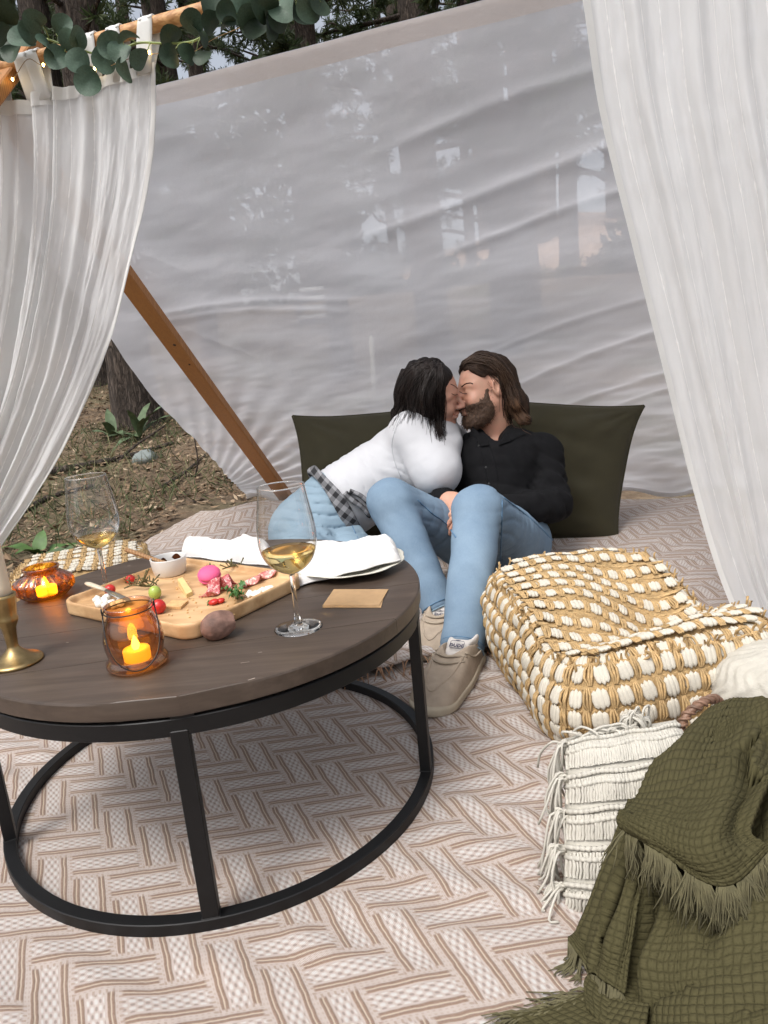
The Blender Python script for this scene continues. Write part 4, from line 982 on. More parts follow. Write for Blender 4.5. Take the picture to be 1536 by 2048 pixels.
M_PINK = simple('pink_macaron', (0.72, 0.10, 0.24), .65, .06, 60, .2, 300, .0006); M_CREAM = simple('macaron_filling', (.62, .16, .26), .7, .1)
c = bp(421, 1166, 0); ma = thing('macaron', 'bright pink macaron behind the salami', 'macaron', c); Mx = rotm((1, 0, .0), (-.20, -.38, .9)); c = c+np.array([0, 0, .016])
def mac(p): return [c+Mx@np.array(q) for q in p]
for s in (-1, 1):
    mb = MB().lathe([(.0005, .0125), (.012, .0118), (.0185, .0085), (.0205, .005), (.0212, .0035), (.0205, .0022), (.0005, .002)], 28); mb.v = [tuple(c+Mx@(np.array(v)*np.array([1, 1, s]))) for v in mb.v]; obj('shell', mb, M_PINK, ma)
mb = MB().lathe([(.0005, -.0022), (.0188, -.0022), (.0192, 0), (.0188, .0022), (.0005, .0022)], 24); mb.v = [tuple(c+Mx@np.array(v)) for v in mb.v]; obj('filling', mb, M_CREAM, ma)
def meat_mat(name, red, fat, sc):
    mt, t, b = mat(name); v = t.coord('Object'); n = t.noise(sc, 4, .65, v, 1.5)
    t.l.new(t.ramp(n, [(0.42, red), (0.52, tuple(c*.8+d*.2 for c, d in zip(red, fat))), (0.62, fat)]), b.inputs['Base Color']); b.inputs['Roughness'].default_value = .38; return mt
M_SALAMI = meat_mat('salami', (0.40, 0.045, 0.055), (0.72, 0.42, 0.38), 130); M_PROS = meat_mat('prosciutto', (0.42, 0.10, 0.085), (0.74, 0.56, 0.46), 90)
def ribbon(x0, y0, x1, y1, w, h_, folds, mt, name, label, cat, seed, amp=.6):
    a, b = bp(x0, y0), bp(x1, y1); d = nrm(b-a); sdv = np.array([-d[1], d[0], 0]); rs = np.random.RandomState(seed); ph = rs.rand(4)*6
    def f(u, v):
        t = u; z = .0012+h_*(.5+.5*np.sin(t*folds*6.28+ph[0]+1.2*v))*(.45+.55*np.sin(np.pi*np.clip(t, .05, .95)))*(1-.3*v)+.003*np.sin(v*5+t*17+ph[1])
        lat = (v-.5)*w*(1+.25*np.sin(t*9+ph[2]))+.004*np.sin(t*14+ph[3])
        P = a+(b-a)*t[..., None]+sdv*lat[..., None]+d*(amp*.006*np.sin(t*folds*6.28+ph[0]+1.57))[..., None]; P[..., 2] = BZ+np.maximum(z, .0008); return P
    o = obj(name, grid_mesh(name, f, 46, 10), mt); solidify(o, .0012, 1); return tag(o, label, cat)
ribbon(415, 1195, 462, 1168, .030, .026, 2.2, M_SALAMI, 'salami_slice', 'folded dark red salami slice in front of the pink macaron', 'salami', 2)
ribbon(482, 1180, 556, 1146, .018, .012, 2.5, M_PROS, 'prosciutto_slice', 'long strip of cured ham along the board rim', 'cured ham', 5)
ribbon(490, 1196, 545, 1178, .020, .006, 5.0, M_FETA, 'cheese_shavings', 'white shaved cheese beside the herb sprig at the rim', 'cheese', 8)
M_HERB = simple('fresh_herb', (0.06, 0.15, 0.035), .5, .3, 60)
hb = thing('herb_sprig', 'fresh green herb sprig beside the strawberry pieces', 'herb', bp(476, 1196))
hm = grid_mesh('leaf', leafm(.019, .012, .5), 3, 6); hm.materials.append(M_HERB)
for k in range(13):
    q = bp(476+random.uniform(-12, 12), 1194+random.uniform(-10, 10), .003+.008*random.random()); link('leaf', hm, None, hb, Matrix.Translation(q) @ Matrix.Rotation(random.random()*6.28, 4, 'Z') @ Matrix.Rotation(random.uniform(-.2, .7), 4, 'X') @ Matrix.Scale(random.uniform(.7, 1.2), 4))
mn = thing('mint_leaf', 'single green leaf tucked behind the macaron', 'leaf', bp(427, 1146)); 
link('leaf', hm, None, mn, Matrix.Translation(bp(427, 1146, .004)) @ Matrix.Rotation(.6, 4, 'Z') @ Matrix.Rotation(.8, 4, 'X')); link('leaf', hm, None, mn, Matrix.Translation(bp(427, 1146, .004)) @ Matrix.Rotation(2.2, 4, 'Z') @ Matrix.Rotation(.9, 4, 'X'))
mb = MB()
for k in range(46): q = bp(random.uniform(330, 470), random.uniform(1150, 1240), .0008); mb.ell(q, (random.uniform(.0008, .002),)*3, 5, 4)
stuff(tag(obj('crumbs', mb, M_CRACK), 'tiny brown crumbs scattered over the serving board', 'crumbs'))
# ================================================================== plate and napkins
c = gp(700, 1136, TH); pl = thing('scalloped_plate', 'cream scalloped plate half covered by a folded white napkin', 'plate', c)
prof = [(.02, .0008), (.052, .0006), (.060, .003), (.082, .011), (.094, .0150), (.0955, .0165), (.094, .0172), (.080, .0128), (.060, .0055), (.05, .0036), (.004, .0034)]
sc_ = lambda r, z, a, i: r*(1+(.035*abs(math.sin(a*4.5))-.01)*max(0, (r-.05)/.045))*(1.12 if True else 1)
obj('dish', MB().lathe(prof, 108, c, rfun=sc_), simple('cream_ceramic', (.62, .605, .52), .35, .03), pl)
M_LINEN = simple('white_linen', (0.66, 0.65, 0.635), .9, .04, 30, .35, 500, .0012)
def napkin(quad, th, lift, label, seed):
    Q = [gp(x, y, TH+z) for (x, y), z in zip(quad, lift)]
    rs = np.random.RandomState(seed); ph = rs.rand(6)*6
    def sheet(off, top):
        def f(u, v):
            w = np.stack([(1-u)*(1-v), u*(1-v), u*v, (1-u)*v], -1); P = w@np.array(Q)
            e = np.minimum(1, np.minimum(np.minimum(u, 1-u), np.minimum(v, 1-v))*9); e = np.sqrt(1-(1-e)**2)
            wr = .005*np.sin(u*11+ph[0]+3*v)*np.sin(v*4+ph[1])+.0045*(1-np.abs(vn(u*3.5+seed, v*2.5, seed)))**2+.002*(1-np.abs(vn(u*8+v*4, v*6, seed+1)))**3+.0012*vn(u*31, v*26, seed+1)
            fold = .006*np.exp(-((v-.52-.12*np.sin(u*3+ph[2]))/.05)**2)-.004*np.exp(-((v-.30-.1*np.sin(u*2+ph[3]))/.04)**2)
            edge = (1-e); c0 = np.array(Q).mean(0)
            z = (th*(e*(.75+.25*np.sin(u*2.2+ph[4])))+(wr+fold)*e*1.3) if top else np.zeros_like(u)
            P = P+np.stack([.0035*np.sin(v*17+ph[5])*(1-np.abs(2*u-1)), .003*np.sin(u*19+ph[0]), np.zeros_like(u)], -1)
            P[..., 2] = np.maximum(P[..., 2]+z, TH+.0008); return P
        return f
    t = thing('napkin', label, 'napkin', (Q[0]+Q[2])/2*np.array([1, 1, 0])+np.array([0, 0, TH]))
    obj('folded_linen', grid_mesh('folded_linen', sheet(0, True), 60, 34), M_LINEN, t)
    me = grid_mesh('under_layer', sheet(0, False), 30, 16); solidify(obj('under_layer', me, M_LINEN, t), .0025, 1)
napkin([(362, 1112), (548, 1134), (540, 1094), (368, 1086)], .020, (0.001, .001, .003, .003), 'folded white linen napkin behind the serving board', 3)
napkin([(600, 1172), (802, 1120), (790, 1088), (566, 1104)], .016, (0.002, .022, .022, .006), 'folded white linen napkin draped over the scalloped plate', 6)
# ================================================================== jute poufs
M_JUTE = simple('golden_jute', (0.40, 0.265, 0.12), .85, .3, 60, .6, 300, .003)
M_JSTR = simple('jute_strand', (0.46, 0.31, 0.145), .75, .32, 70, .5, 400, .002)
M_WOOL = simple('cream_wool', (0.57, 0.53, 0.445), .95, .07, 50, .45, 350, .002)
def tuft_mesh():
    mb = MB()
    for k, (x, s) in enumerate(((-.0072, .84), (0, 1.0), (.0072, .86))): mb.ell((x, 0, .001), (.0068, .0195*s, .0050*s), 8, 6)
    return mb.mesh('wool_tuft')
TUFT = tuft_mesh(); TUFT.materials.append(M_WOOL)
def pouf(c, ang, hx, hy, hh, label, dents, seed, vis, toplim=1e9, sides=True):
    rs = np.random.RandomState(seed); Rm = rz(ang)[:2, :2]
    t = thing('jute_pouf', label, 'pouf', (c[0], c[1], .012))
    e = 5.0
    def outline(a):
        ca, sa = np.cos(a), np.sin(a); r = (np.abs(ca/hx)**e+np.abs(sa/hy)**e)**(-1/e); return r*ca, r*sa
    def topz(x, y):
        z = hh+0.012*np.cos(x/hx*1.5)*np.cos(y/hy*1.5)
        for (dx, dy, sx, sy, am, th_) in dents:
            X = (x-dx)*math.cos(th_)+(y-dy)*math.sin(th_); Y = -(x-dx)*math.sin(th_)+(y-dy)*math.cos(th_); z = z+am*np.exp(-(X/sx)**2-(Y/sy)**2)
        return z+.006*vn(x*14, y*14, seed)
    def toW(x, y, z): return V3(c[0]+Rm[0, 0]*x+Rm[0, 1]*y, c[1]+Rm[1, 0]*x+Rm[1, 1]*y, z)
    def side(a, w):      # w 0 bottom .. 1 shoulder
        x, y = outline(a); b = .885+.145*np.sin(np.pi*(np.clip(w, 0, 1)*.84+.09))+.018*vn(np.cos(a)*4, np.sin(a)*4+w*3, seed+1)
        return x*b, y*b, .012+(topz(x*.9, y*.9)-.03)*w
    def surf(u, v):
        a = 2*np.pi*u; ws = np.clip(v/.45, 0, 1); xs_, ys_, zs_ = side(a, ws)
        k = np.clip((v-.45)/.55, 0, 1); rho = 1-k
        xe, ye, ze = side(a, np.ones_like(a)); xt, yt = xe*rho, ye*rho
        zt = topz(xt, yt)-.030*np.exp(-k/.10)
        m_ = v < .45; return toW(np.where(m_, xs_, xt), np.where(m_, ys_, yt), np.where(m_, zs_, zt))
    obj('jute_cover', grid_mesh('jute_cover', surf, 150, 100), M_JUTE, t)
    P = lambda a, w: toW(*side(np.array(a), np.array(w)))
    strands = MB(); count = 0
    def place(p, tx, ty, sx=1, sy=1):
        nz = nrm(nrm(np.cross(tx, ty))+rs.normal(size=3)*.05); tx = nrm(nrm(tx)+nrm(ty)*rs.normal()*.10); tx = nrm(tx-nz*(tx@nz)); ty = np.cross(nz, tx)
        link('wool_tuft', TUFT, None, t, mat4(np.stack([tx, ty, nz], 1), p+nz*.001, (sx*rs.uniform(.90, 1.18), sy*rs.uniform(.90, 1.15), rs.uniform(.8, 1.4))))
    def bundle(p, tx, ty, w=.011, L=.019, n=3, hgt=.0065):
        nz = nrm(np.cross(tx, ty)); tx = nrm(tx); ty = np.cross(nz, tx)
        for k in range(n):
            o = (k-(n-1)/2)*w/n*1.5; b = rs.uniform(.7, 1.25)
            strands.tube([p+tx*o*.5-ty*L+nz*.0002, p+tx*(o*b+rs.normal()*.001)-ty*L*.35+nz*hgt*b, p+tx*(o*b)+ty*L*.35+nz*hgt*b, p+tx*o*.5+ty*L+nz*.0002], [.0018, .0026, .0026, .0018], 5, cap=False)
    # perimeter parametrised by arc length
    aa = np.linspace(0, 2*np.pi, 721); xo, yo = outline(aa); ds = np.hypot(np.diff(xo), np.diff(yo)); S_ = np.concatenate([[0], np.cumsum(ds)]); total = S_[-1]
    nc = int(round(total/.042)); rows = 5
    for i in range(nc):
        a0 = float(np.interp((i+.5)/nc*total, S_, aa)); a1 = float(np.interp((i+1.0)/nc*total, S_, aa))
        for j in range(rows):
            w = (j+.62)/rows
            for aq, isT in ((a0, True), (a1, False)):
                p = P(aq, w); tx = P(aq+.02, w)-P(aq-.02, w); ty = P(aq, min(1, w+.03))-P(aq, w-.03)
                if not vis(p): continue
                if isT: place(p, tx, ty)
                else: bundle(p, tx, ty)
                # thin cross binding above each
                bundle(P(aq, min(1, (j+1.05)/rows)), ty, tx, .004, .012, 2, .003)
    # top
    g_ = .043; nx = int(2*hx/g_); ny = int(2*hy/g_)
    def T(x, y): return toW(np.array(x), np.array(y), topz(np.array(x), np.array(y)))
    for i in range(nx+1):
        for j in range(ny+1):
            for isT, off in ((True, 0), (False, .5)):
                x = -hx+g_*.5+(i+off)*2*hx/(nx+.4)*.97; y = -hy+g_*.5+j*2*hy/(ny+.4)*.97
                if (abs(x/hx/.93)**e+abs(y/hy/.93)**e) > .60: continue
                p = T(x, y); tx = T(x+.01, y)-T(x-.01, y); ty = T(x, y+.01)-T(x, y-.01)
                if not vis(p): continue
                sl = abs(nrm(np.cross(tx, ty))[2])
                if isT: place(p, tx, ty, 1.0, .80)
                else: bundle(p, tx, ty, .013, .017, 4, .004)
                bundle(T(x, y+g_*.5), ty, tx, .005, .014, 2, .002)
    # row of tufts rolling over the shoulder
    for i in range(nc):
        for fr_, isT in ((.5, True), (1.0, False)):
            a0 = float(np.interp((i+fr_)/nc*total, S_, aa))/(2*np.pi); G = lambda u_, v_: np.asarray(surf(np.array([u_]), np.array([v_])))[0]
            p = G(a0, .478); tx = G(a0+.003, .478)-G(a0-.003, .478); ty = G(a0, .505)-G(a0, .452)
            if vis(p): (place(p, tx, ty, 1, .95) if isT else bundle(p, tx, ty))
    # puckered shoulder seam
    for k in range(120):
        a = k/120*6.283; p = P(a, 1.0); q = T(*[v*.93 for v in outline(a)])
        if not vis(p): continue
        o = rs.normal(size=3)*.006; strands.tube([P(a, .96)+.001, p+o+np.array([0, 0, .004]), (p+q)/2+o+np.array([0, 0, .004]), q+o*.5], [.0015, .0026, .0026, .0015], 5, cap=False)
    stuff(obj('jute_strands', strands, M_JSTR, t))
    return t
pouf((.482, 1.450), R(7), .240, .300, .226, 'big square jute pouf with cream wool tufts and sagging top', [(.05, -.06, .26, .095, -.090, .45), (.11, .06, .13, .15, -.055, .2), (-.16, -.18, .10, .10, -.018, 0), (-.10, .16, .14, .12, .012, 0), (-.06, -.20, .16, .06, .010, .1), (.05, .22, .18, .05, .02, 0)], 2,
     lambda p: p[0] < .74 and (p[1] < 1.62 or p[0] < .33 or p[2] > .17))
c = gp(120, 1172, .05); 
pouf((-.98, 2.20), R(18), .21, .21, .21, 'second jute and cream pouf mostly hidden behind the far table edge', [(0, 0, .12, .12, -.02, 0)], 4, lambda p: p[2] > .10)
# ================================================================== olive floor pillows
M_OLIVE = simple('dark_olive_cotton', (0.029, 0.0245, 0.009), .9, .10, 12, .25, 500, .0012, sheen=.05)
def pillow(TL, TR, BR, BL, T, label, back, seed):
    Q = np.array([BL, BR, TR, TL], float); nrmv = nrm(np.cross(Q[1]-Q[0], Q[3]-Q[0])); nrmv = nrmv if nrmv[1] < 0 else -nrmv
    cen = Q.mean(0); t = thing('floor_pillow', label, 'pillow', (cen[0], Q[:2, 1].mean(), .015))
    def surf(sg):
        def f(u, v):
            a = 2*u-1; b = 2*v-1
            pin = 1-.055*(1-np.abs(b)**2.5)*0; au = a*(1-.085*(1-np.abs(b)**3)); bv = b*(1-.075*(1-np.abs(a)**3))
            uu = (au+1)/2; vv = (bv+1)/2
            P = np.stack([(1-uu)*(1-vv), uu*(1-vv), uu*vv, (1-uu)*vv], -1)@Q
            th = T*np.clip(1-a**2, 0, 1)**.5*np.clip(1-b**2, 0, 1)**.5*(1+.10*vn(a*2+seed, b*2, 3))
            wr = .010*vn(a*3+b*2+seed, b*4-a, 6.0)*np.clip(1-np.maximum(np.abs(a), np.abs(b)), 0, 1)**.3+.005*np.sin(14*np.arctan2(b-1, a-1)+seed)*np.exp(-((a-1)**2+(b-1)**2)*2)+.005*np.sin(14*np.arctan2(b-1, a+1)+seed)*np.exp(-((a+1)**2+(b-1)**2)*2)
            return P+nrmv*(sg*(th*(1 if sg > 0 else .8)+.004)+wr*np.clip(4*(1-np.maximum(np.abs(a), np.abs(b))), 0, 1))[..., None]
        return f
    fr_ = surf(1); me = grid_mesh('cover', fr_, 60, 60); obj('cover', me, M_OLIVE, t); obj('back_cover', grid_mesh('back_cover', surf(-1), 40, 40), M_OLIVE, t)
    f0 = surf(0); tt = np.linspace(0, 1, 40); z0 = np.zeros(40); o1 = np.ones(40)
    loop = np.concatenate([f0(tt, z0), f0(o1, tt), f0(tt[::-1], o1), f0(z0, tt[::-1])]); obj('seam_welt', MB().tube(list(loop), .0055, 7), M_OLIVE, t)
    return t
pillow((.36, 2.86, .575), (1.005, 2.66, .482), (.842, 2.50, .018), (.33, 2.60, .02), .075, 'dark olive square pillow behind the person in the black shirt', 1, 1)
pillow((-.318, 2.78, .557), (.34, 2.93, .54), (.34, 2.66, .02), (-.33, 2.55, .02), .07, 'dark olive square pillow behind the person in white', 1, 5)
# ================================================================== macrame pouf, knit cushion, basket, throw
M_COTTON = simple('natural_cotton', (0.47, 0.445, 0.385), .95, .08, 40, .55, 260, .003)
M_CORD = simple('cotton_cord', (0.50, 0.475, 0.415), .95, .06, 60, .4, 600, .001)
MQ = np.array([(.190, .800, .016), (.43, .772, .016), (.405, .94, .212), (.236, .930, .205)])    # BL BR TR TL of the front face
mt_ = thing('macrame_cushion', 'natural white macrame cushion with knotted rows and side fringes leaning on the jute pouf', 'cushion', (.40, .85, .012))
MN = nrm(np.cross(MQ[1]-MQ[0], MQ[3]-MQ[0])); MN = MN if MN[1] < 0 else -MN
def mface(u, w, off=0.0, side=1.0):
    u = np.asarray(u, float); w = np.asarray(w, float); a = 2*u-1; b = 2*w-1
    P = np.stack([(1-u)*(1-w), u*(1-w), u*w, (1-u)*w], -1)@MQ
    th = .052*np.clip(1-a**4, 0, 1)**.5*np.clip(1-b**4, 0, 1)**.5
    th = th+side*(.006*np.abs(np.sin(np.pi*w*5))*np.clip(1-a**8, 0, 1)+.004*vn(u*9, w*7, 4)*np.clip(1-a**8, 0, 1))*np.clip(1-b**8, 0, 1)
    return P+MN*(side*th+off)[..., None]-MN*.03
obj('knit_body', grid_mesh('knit_body', lambda u, v: mface(u, v), 120, 90), M_COTTON, mt_); obj('back_panel', grid_mesh('back_panel', lambda u, v: mface(u, v, 0, -1.0), 40, 40), M_COTTON, mt_)
rs = np.random.RandomState(3)
for j in range(1, 6):                                # raised braided rows
    w = j/5-.035
    for dz in (0, .055):
        uu = np.linspace(.0, 1, 160); ww = np.full(160, min(.985, w-dz))+.006*np.sin(uu*17+j); obj('braid_row', MB().tube(list(mface(uu, ww, .0035+.0016*np.sin(uu*190+j))), .0036, 6), M_CORD, mt_)
kn_ = MB()
for j in range(5):                                    # upright knit stitches between the rows
    for u0 in np.linspace(.01, .99, 54):
        k = np.arange(7); u_ = u0+rs.normal()*.002+.0028*np.sin(k*2.0+u0*50); w_ = (j+.04+.66*k/6)/5
        kn_.tube(list(mface(u_, w_, .0012+.0022*np.abs(np.sin(k*1.4+rs.rand()*2)))), .0026*rs.uniform(.8, 1.15), 5, cap=False)
stuff(obj('knit_stitches', kn_, M_CORD, mt_))
frg = MB()
for j in range(1, 6):                                # tassels at the end of every row
    p0 = mface(np.array([.005]), np.array([j/5-.05]))[0]
    for k in range(13):
        p = p0+rs.normal(size=3)*.003; L = rs.uniform(.055, .10); out = nrm(A3(-1, -.35+rs.normal()*.35, 0)) if True else 0
        q1 = p+out*rs.uniform(.006, .020)+np.array([0, 0, rs.uniform(.0, .010)]); q2 = q1+out*rs.uniform(.002, .016)+np.array([rs.normal()*.005, rs.normal()*.006, -L*.5]); q3 = q2+np.array([rs.normal()*.008, rs.normal()*.008, -L*.5])
        for q in (q2, q3): q[2] = max(q[2], .016+.004*rs.rand())
        frg.tube(catmull([p, q1, q2, q3], 3), .0019, 5)
for k in range(46):                                   # loops and loose cords along the top edge
    u0 = rs.uniform(.02, .62) if k < 26 else rs.normal(.62, .03); p = mface(np.array([u0]), np.array([.985]))[0]; h_ = rs.uniform(.004, .014) if k < 26 else rs.uniform(.014, .034); d = nrm(A3(1, rs.normal()*.5, 0))*rs.uniform(.008, .022)
    frg.tube(catmull([p-d, p-d*.6+np.array([rs.normal()*.004, -.004, h_]), p+d*.6+np.array([rs.normal()*.004, -.006, h_]), p+d], 3), .0019, 5)
stuff(obj('fringe', frg, M_CORD, mt_))
# round knit cushion
kc = np.array([.67, 1.13, .20]); kt = thing('knit_cushion', 'off-white chunky knit cushion peeking out above the olive throw', 'cushion', (kc[0], kc[1], .012))
def kf(u, v):
    a = 2*np.pi*u; b = np.pi*(v-.5); r = 1+.02*np.sin(a*26+3*np.sin(b*9))*np.cos(b)+.02*vn(np.cos(a)*5, np.sin(a)*5+b*4, 2)
    return V3(kc[0]+.125*r*np.cos(b)**.7*np.cos(a), kc[1]+.115*r*np.cos(b)**.7*np.sin(a), .012+.10+.10*np.sin(b)*r)
obj('knit_cover', grid_mesh('knit_cover', lambda u, v: kf(u, .002+.996*v), 150, 70), M_COTTON, kt)
# basket with twisted handle
M_RATTAN = simple('brown_rattan', (0.20, 0.115, 0.075), .5, .4, 50, .4, 200, .002)
h0, h1, h2 = at(1354, 1486, 1.02), at(1374, 1430, 1.025), at(1424, 1398, 1.045)
bk = thing('rattan_basket', 'brown rattan basket tucked behind the macrame pouf with a twisted handle', 'basket', (.56, 1.13, .012))
HP = catmull([h0+np.array([0, 0, -.05]), h0, h1, h2, h2+np.array([.035, .035, -.035])], 8)
obj('handle', MB().tube(HP, .0056, 8), M_RATTAN, bk)
mb = MB()
for s in (0, 3.14):
    pts = []
    for i, q in enumerate(HP):
        for sub in range(3):
            if i+1 >= len(HP): break
            p = q+(HP[i+1]-q)*sub/3; tdir = nrm(HP[i+1]-q); x_ = nrm(np.cross(tdir, [0, 0, 1])); y_ = np.cross(tdir, x_); ph = s+(i*3+sub)*.55; pts.append(p+.0062*(x_*math.cos(ph)+y_*math.sin(ph)))
    mb.tube(pts, .0027, 6)
stuff(obj('handle_wrap', mb, M_RATTAN, bk))
obj('basket_body', MB().lathe([(.06, .012), (.085, .013), (.094, .05), (.098, .10), (.099, .11), (.094, .11), (.088, .05), (.06, .02)], 40, (.62, 1.06, 0), rfun=lambda r, z, a, i: r*(1+.012*math.sin(a*24))), M_RATTAN, bk)
# throw
def throw_mat():
    mt, t, b = mat('olive_waffle_throw'); uv = t.new('UVMap').outputs[0]; sp = t.new('SeparateXYZ'); t.l.new(uv, sp.inputs[0])
    u = t.m('MULTIPLY', sp.outputs[0], 1/.0125); v = t.m('MULTIPLY', sp.outputs[1], 1/.0125)
    nz = t.noise(30, 2, .5, uv); u = t.m('ADD', u, t.m('MULTIPLY', nz, .9)); v = t.m('ADD', v, t.m('MULTIPLY', t.noise(24, 2, .5, t.coord('UV', (1, 1.3, 1))), .9))
    chk = t.m('FLOORED_MODULO', t.m('ADD', t.m('FLOOR', u), t.m('FLOOR', v)), 2.0)
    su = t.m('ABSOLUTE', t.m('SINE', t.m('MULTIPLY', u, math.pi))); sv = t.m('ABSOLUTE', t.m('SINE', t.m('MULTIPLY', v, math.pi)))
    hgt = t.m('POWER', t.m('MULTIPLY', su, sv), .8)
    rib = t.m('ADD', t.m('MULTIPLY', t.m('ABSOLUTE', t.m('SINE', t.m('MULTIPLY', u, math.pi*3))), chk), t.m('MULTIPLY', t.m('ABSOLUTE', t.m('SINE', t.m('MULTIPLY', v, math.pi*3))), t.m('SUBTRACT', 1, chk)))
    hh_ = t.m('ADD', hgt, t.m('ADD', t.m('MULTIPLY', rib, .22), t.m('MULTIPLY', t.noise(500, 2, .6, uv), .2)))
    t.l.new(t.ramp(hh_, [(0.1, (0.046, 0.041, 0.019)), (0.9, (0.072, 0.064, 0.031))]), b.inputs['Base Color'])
    b.inputs['Roughness'].default_value = 1.0; b.inputs['Specular IOR Level'].default_value = .1; t.l.new(t.bump(hh_, .55, .003), b.inputs['Normal']); return mt
M_THROW = throw_mat(); M_TFR = simple('olive_fringe', (0.098, 0.087, 0.043), .9, .25, 60)
thr = thing('throw_blanket', 'olive green waffle weave throw with frayed fringe draped over the macrame pouf', 'blanket', (.5, .75, .012))
def patch(ctrl, uvs, nu, nv, nm, seed, wr=.004, th=.008, creases=()):
    C_ = np.array([[at(x, y, Y) for (x, y, Y) in row] for row in ctrl]); nr, ncs = C_.shape[:2]
    # resample with catmull both ways
    rows = np.array([catmull(list(r), 14) for r in C_]); G_ = np.array([catmull(list(rows[:, i]), 14) for i in range(rows.shape[1])]).transpose(1, 0, 2)
    def f(u, v):
        H_, W_ = G_.shape[:2]; x = u*(W_-1); y = v*(H_-1); i = np.clip(np.floor(x).astype(int), 0, W_-2); j = np.clip(np.floor(y).astype(int), 0, H_-2); a = (x-i)[..., None]; b = (y-j)[..., None]
        P = G_[j, i]*(1-a)*(1-b)+G_[j, i+1]*a*(1-b)+G_[j+1, i]*(1-a)*b+G_[j+1, i+1]*a*b
        n = np.cross(G_[j, i+1]-G_[j, i], G_[j+1, i]-G_[j, i]); n = n/np.maximum(1e-9, np.linalg.norm(n, axis=-1, keepdims=True)); n = np.where(n[..., 1:2] > 0, -n, n)
        U_ = u*uvs[0]; V_ = v*uvs[1]; w = np.abs(np.sin(U_/.0125*np.pi)*np.sin(V_/.0125*np.pi))**.5
        for (ua, va, ub, vb, dep, wid) in creases:
            ex_, ey_ = (ub-ua)*uvs[0], (vb-va)*uvs[1]; LL = math.hypot(ex_, ey_); tt_ = np.clip(((U_-ua*uvs[0])*ex_+(V_-va*uvs[1])*ey_)/LL**2, 0, 1)
            dd_ = ((U_-ua*uvs[0])*ey_-(V_-va*uvs[1])*ex_)/LL; on_ = np.sin(np.pi*np.clip(tt_, .0, 1))**.5
            P = P+n*(on_*dep*(-1.0*np.exp(-(dd_/wid)**2)+.55*np.exp(-((dd_-1.9*wid)/(wid*1.2))**2)+.45*np.exp(-((dd_+1.9*wid)/(wid*1.2))**2)))[..., None]
        P = P+n*(wr*1.6*vn(U_*14, V_*14, seed)+.0012*w)[..., None]; P[..., 2] = np.maximum(P[..., 2], .020+.006*seed); return P
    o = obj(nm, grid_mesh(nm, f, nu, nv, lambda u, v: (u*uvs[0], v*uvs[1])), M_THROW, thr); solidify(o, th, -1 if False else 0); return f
# lower body of the throw falling toward the viewer
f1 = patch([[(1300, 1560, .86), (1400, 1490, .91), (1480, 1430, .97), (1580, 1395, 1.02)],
            [(1262, 1640, .80), (1370, 1600, .80), (1470, 1560, .84), (1600, 1520, .90)],
            [(1235, 1760, .765), (1340, 1740, .735), (1450, 1730, .73), (1620, 1690, .74)],
            [(1200, 1900, .745), (1310, 1900, .69), (1430, 1890, .66), (1640, 1860, .64)],
            [(1185, 2020, .71), (1295, 2055, .635), (1430, 2060, .58), (1650, 2030, .55)],
            [(1175, 2120, .66), (1290, 2175, .59), (1430, 2200, .53), (1660, 2200, .49)]], (.40, .56), 150, 220, 'throw_body', 1, .006, creases=((.30, .30, .20, 1.0, .022, .018), (.95, .02, .62, .62, .020, .020)))
# fold hanging on the left side
f2 = patch([[(1262, 1600, .85), (1300, 1600, .80), (1330, 1610, .79)],
            [(1215, 1720, .80), (1255, 1730, .755), (1290, 1740, .745)],
            [(1170, 1850, .765), (1215, 1860, .715), (1262, 1880, .70)],
            [(1140, 1930, .75), (1195, 1950, .69), (1250, 1985, .665)]], (.10, .30), 40, 110, 'throw_fold', 2, .004, creases=((.55, .0, .45, 1.0, .010, .012),))
# top flap with the frayed edge
f3 = patch([[(1395, 1450, .99), (1440, 1420, 1.02), (1490, 1402, 1.05), (1580, 1385, 1.08)],
            [(1310, 1530, .88), (1380, 1500, .885), (1460, 1480, .90), (1580, 1470, .93)],
            [(1262, 1595, .80), (1340, 1600, .775), (1440, 1590, .775), (1540, 1560, .80)],
            [(1240, 1630, .765), (1310, 1668, .725), (1390, 1690, .71), (1500, 1660, .73)],
            [(1252, 1650, .755), (1320, 1700, .71), (1440, 1768, .685), (1530, 1700, .71)]], (.28, .30), 110, 120, 'throw_flap', 3, .006, creases=((.75, .1, .95, .9, .012, .02),))
# corner trailing on the rug at the lower left
f4 = patch([[(1190, 2000, .690), (1240, 2005, .66), (1300, 2015, .64)], [(1110, 2032, .670), (1180, 2048, .645), (1290, 2080, .60)], [(1020, 2046, .663), (1110, 2095, .62), (1290, 2150, .56)]], (.14, .12), 50, 50, 'throw_corner', 0, .002)
fr_ = MB(); rs = np.random.RandomState(9)
def fray(f, us, v0, L, n, dirn, spread=.35):
    for k in range(n//7):                            # twisted bunches of a few threads each
        u0 = us[0]+(us[1]-us[0])*rs.rand(); lean = rs.normal()*.30
        for j in range(9):
            u = min(1, max(0, u0+rs.normal()*.008)); p = np.asarray(f(np.array([u]), np.array([v0])))[0]+np.array([0, -.003, 0]); l = L*rs.uniform(.75, 1.25); d = nrm(np.asarray(dirn)+np.array([lean, 0, 0])+rs.normal(size=3)*spread*.18)
            q = p+d*l*.4+np.array([rs.normal()*.0015, -.004*rs.rand(), 0]); r_ = q+nrm(d+np.array([rs.normal()*.25, -.1, -.35]))*l*.35; e = r_+nrm(d+np.array([rs.normal()*.5, -.1, -.5]))*l*.3
            for w in (q, r_, e): w[2] = max(w[2], .018)
            fr_.tube([p, q, r_, e], [.0010, .0010, .0009, .0005], 4)
fray(f3, (0, 1), 1.0, .046, 480, (.10, -.25, -1))
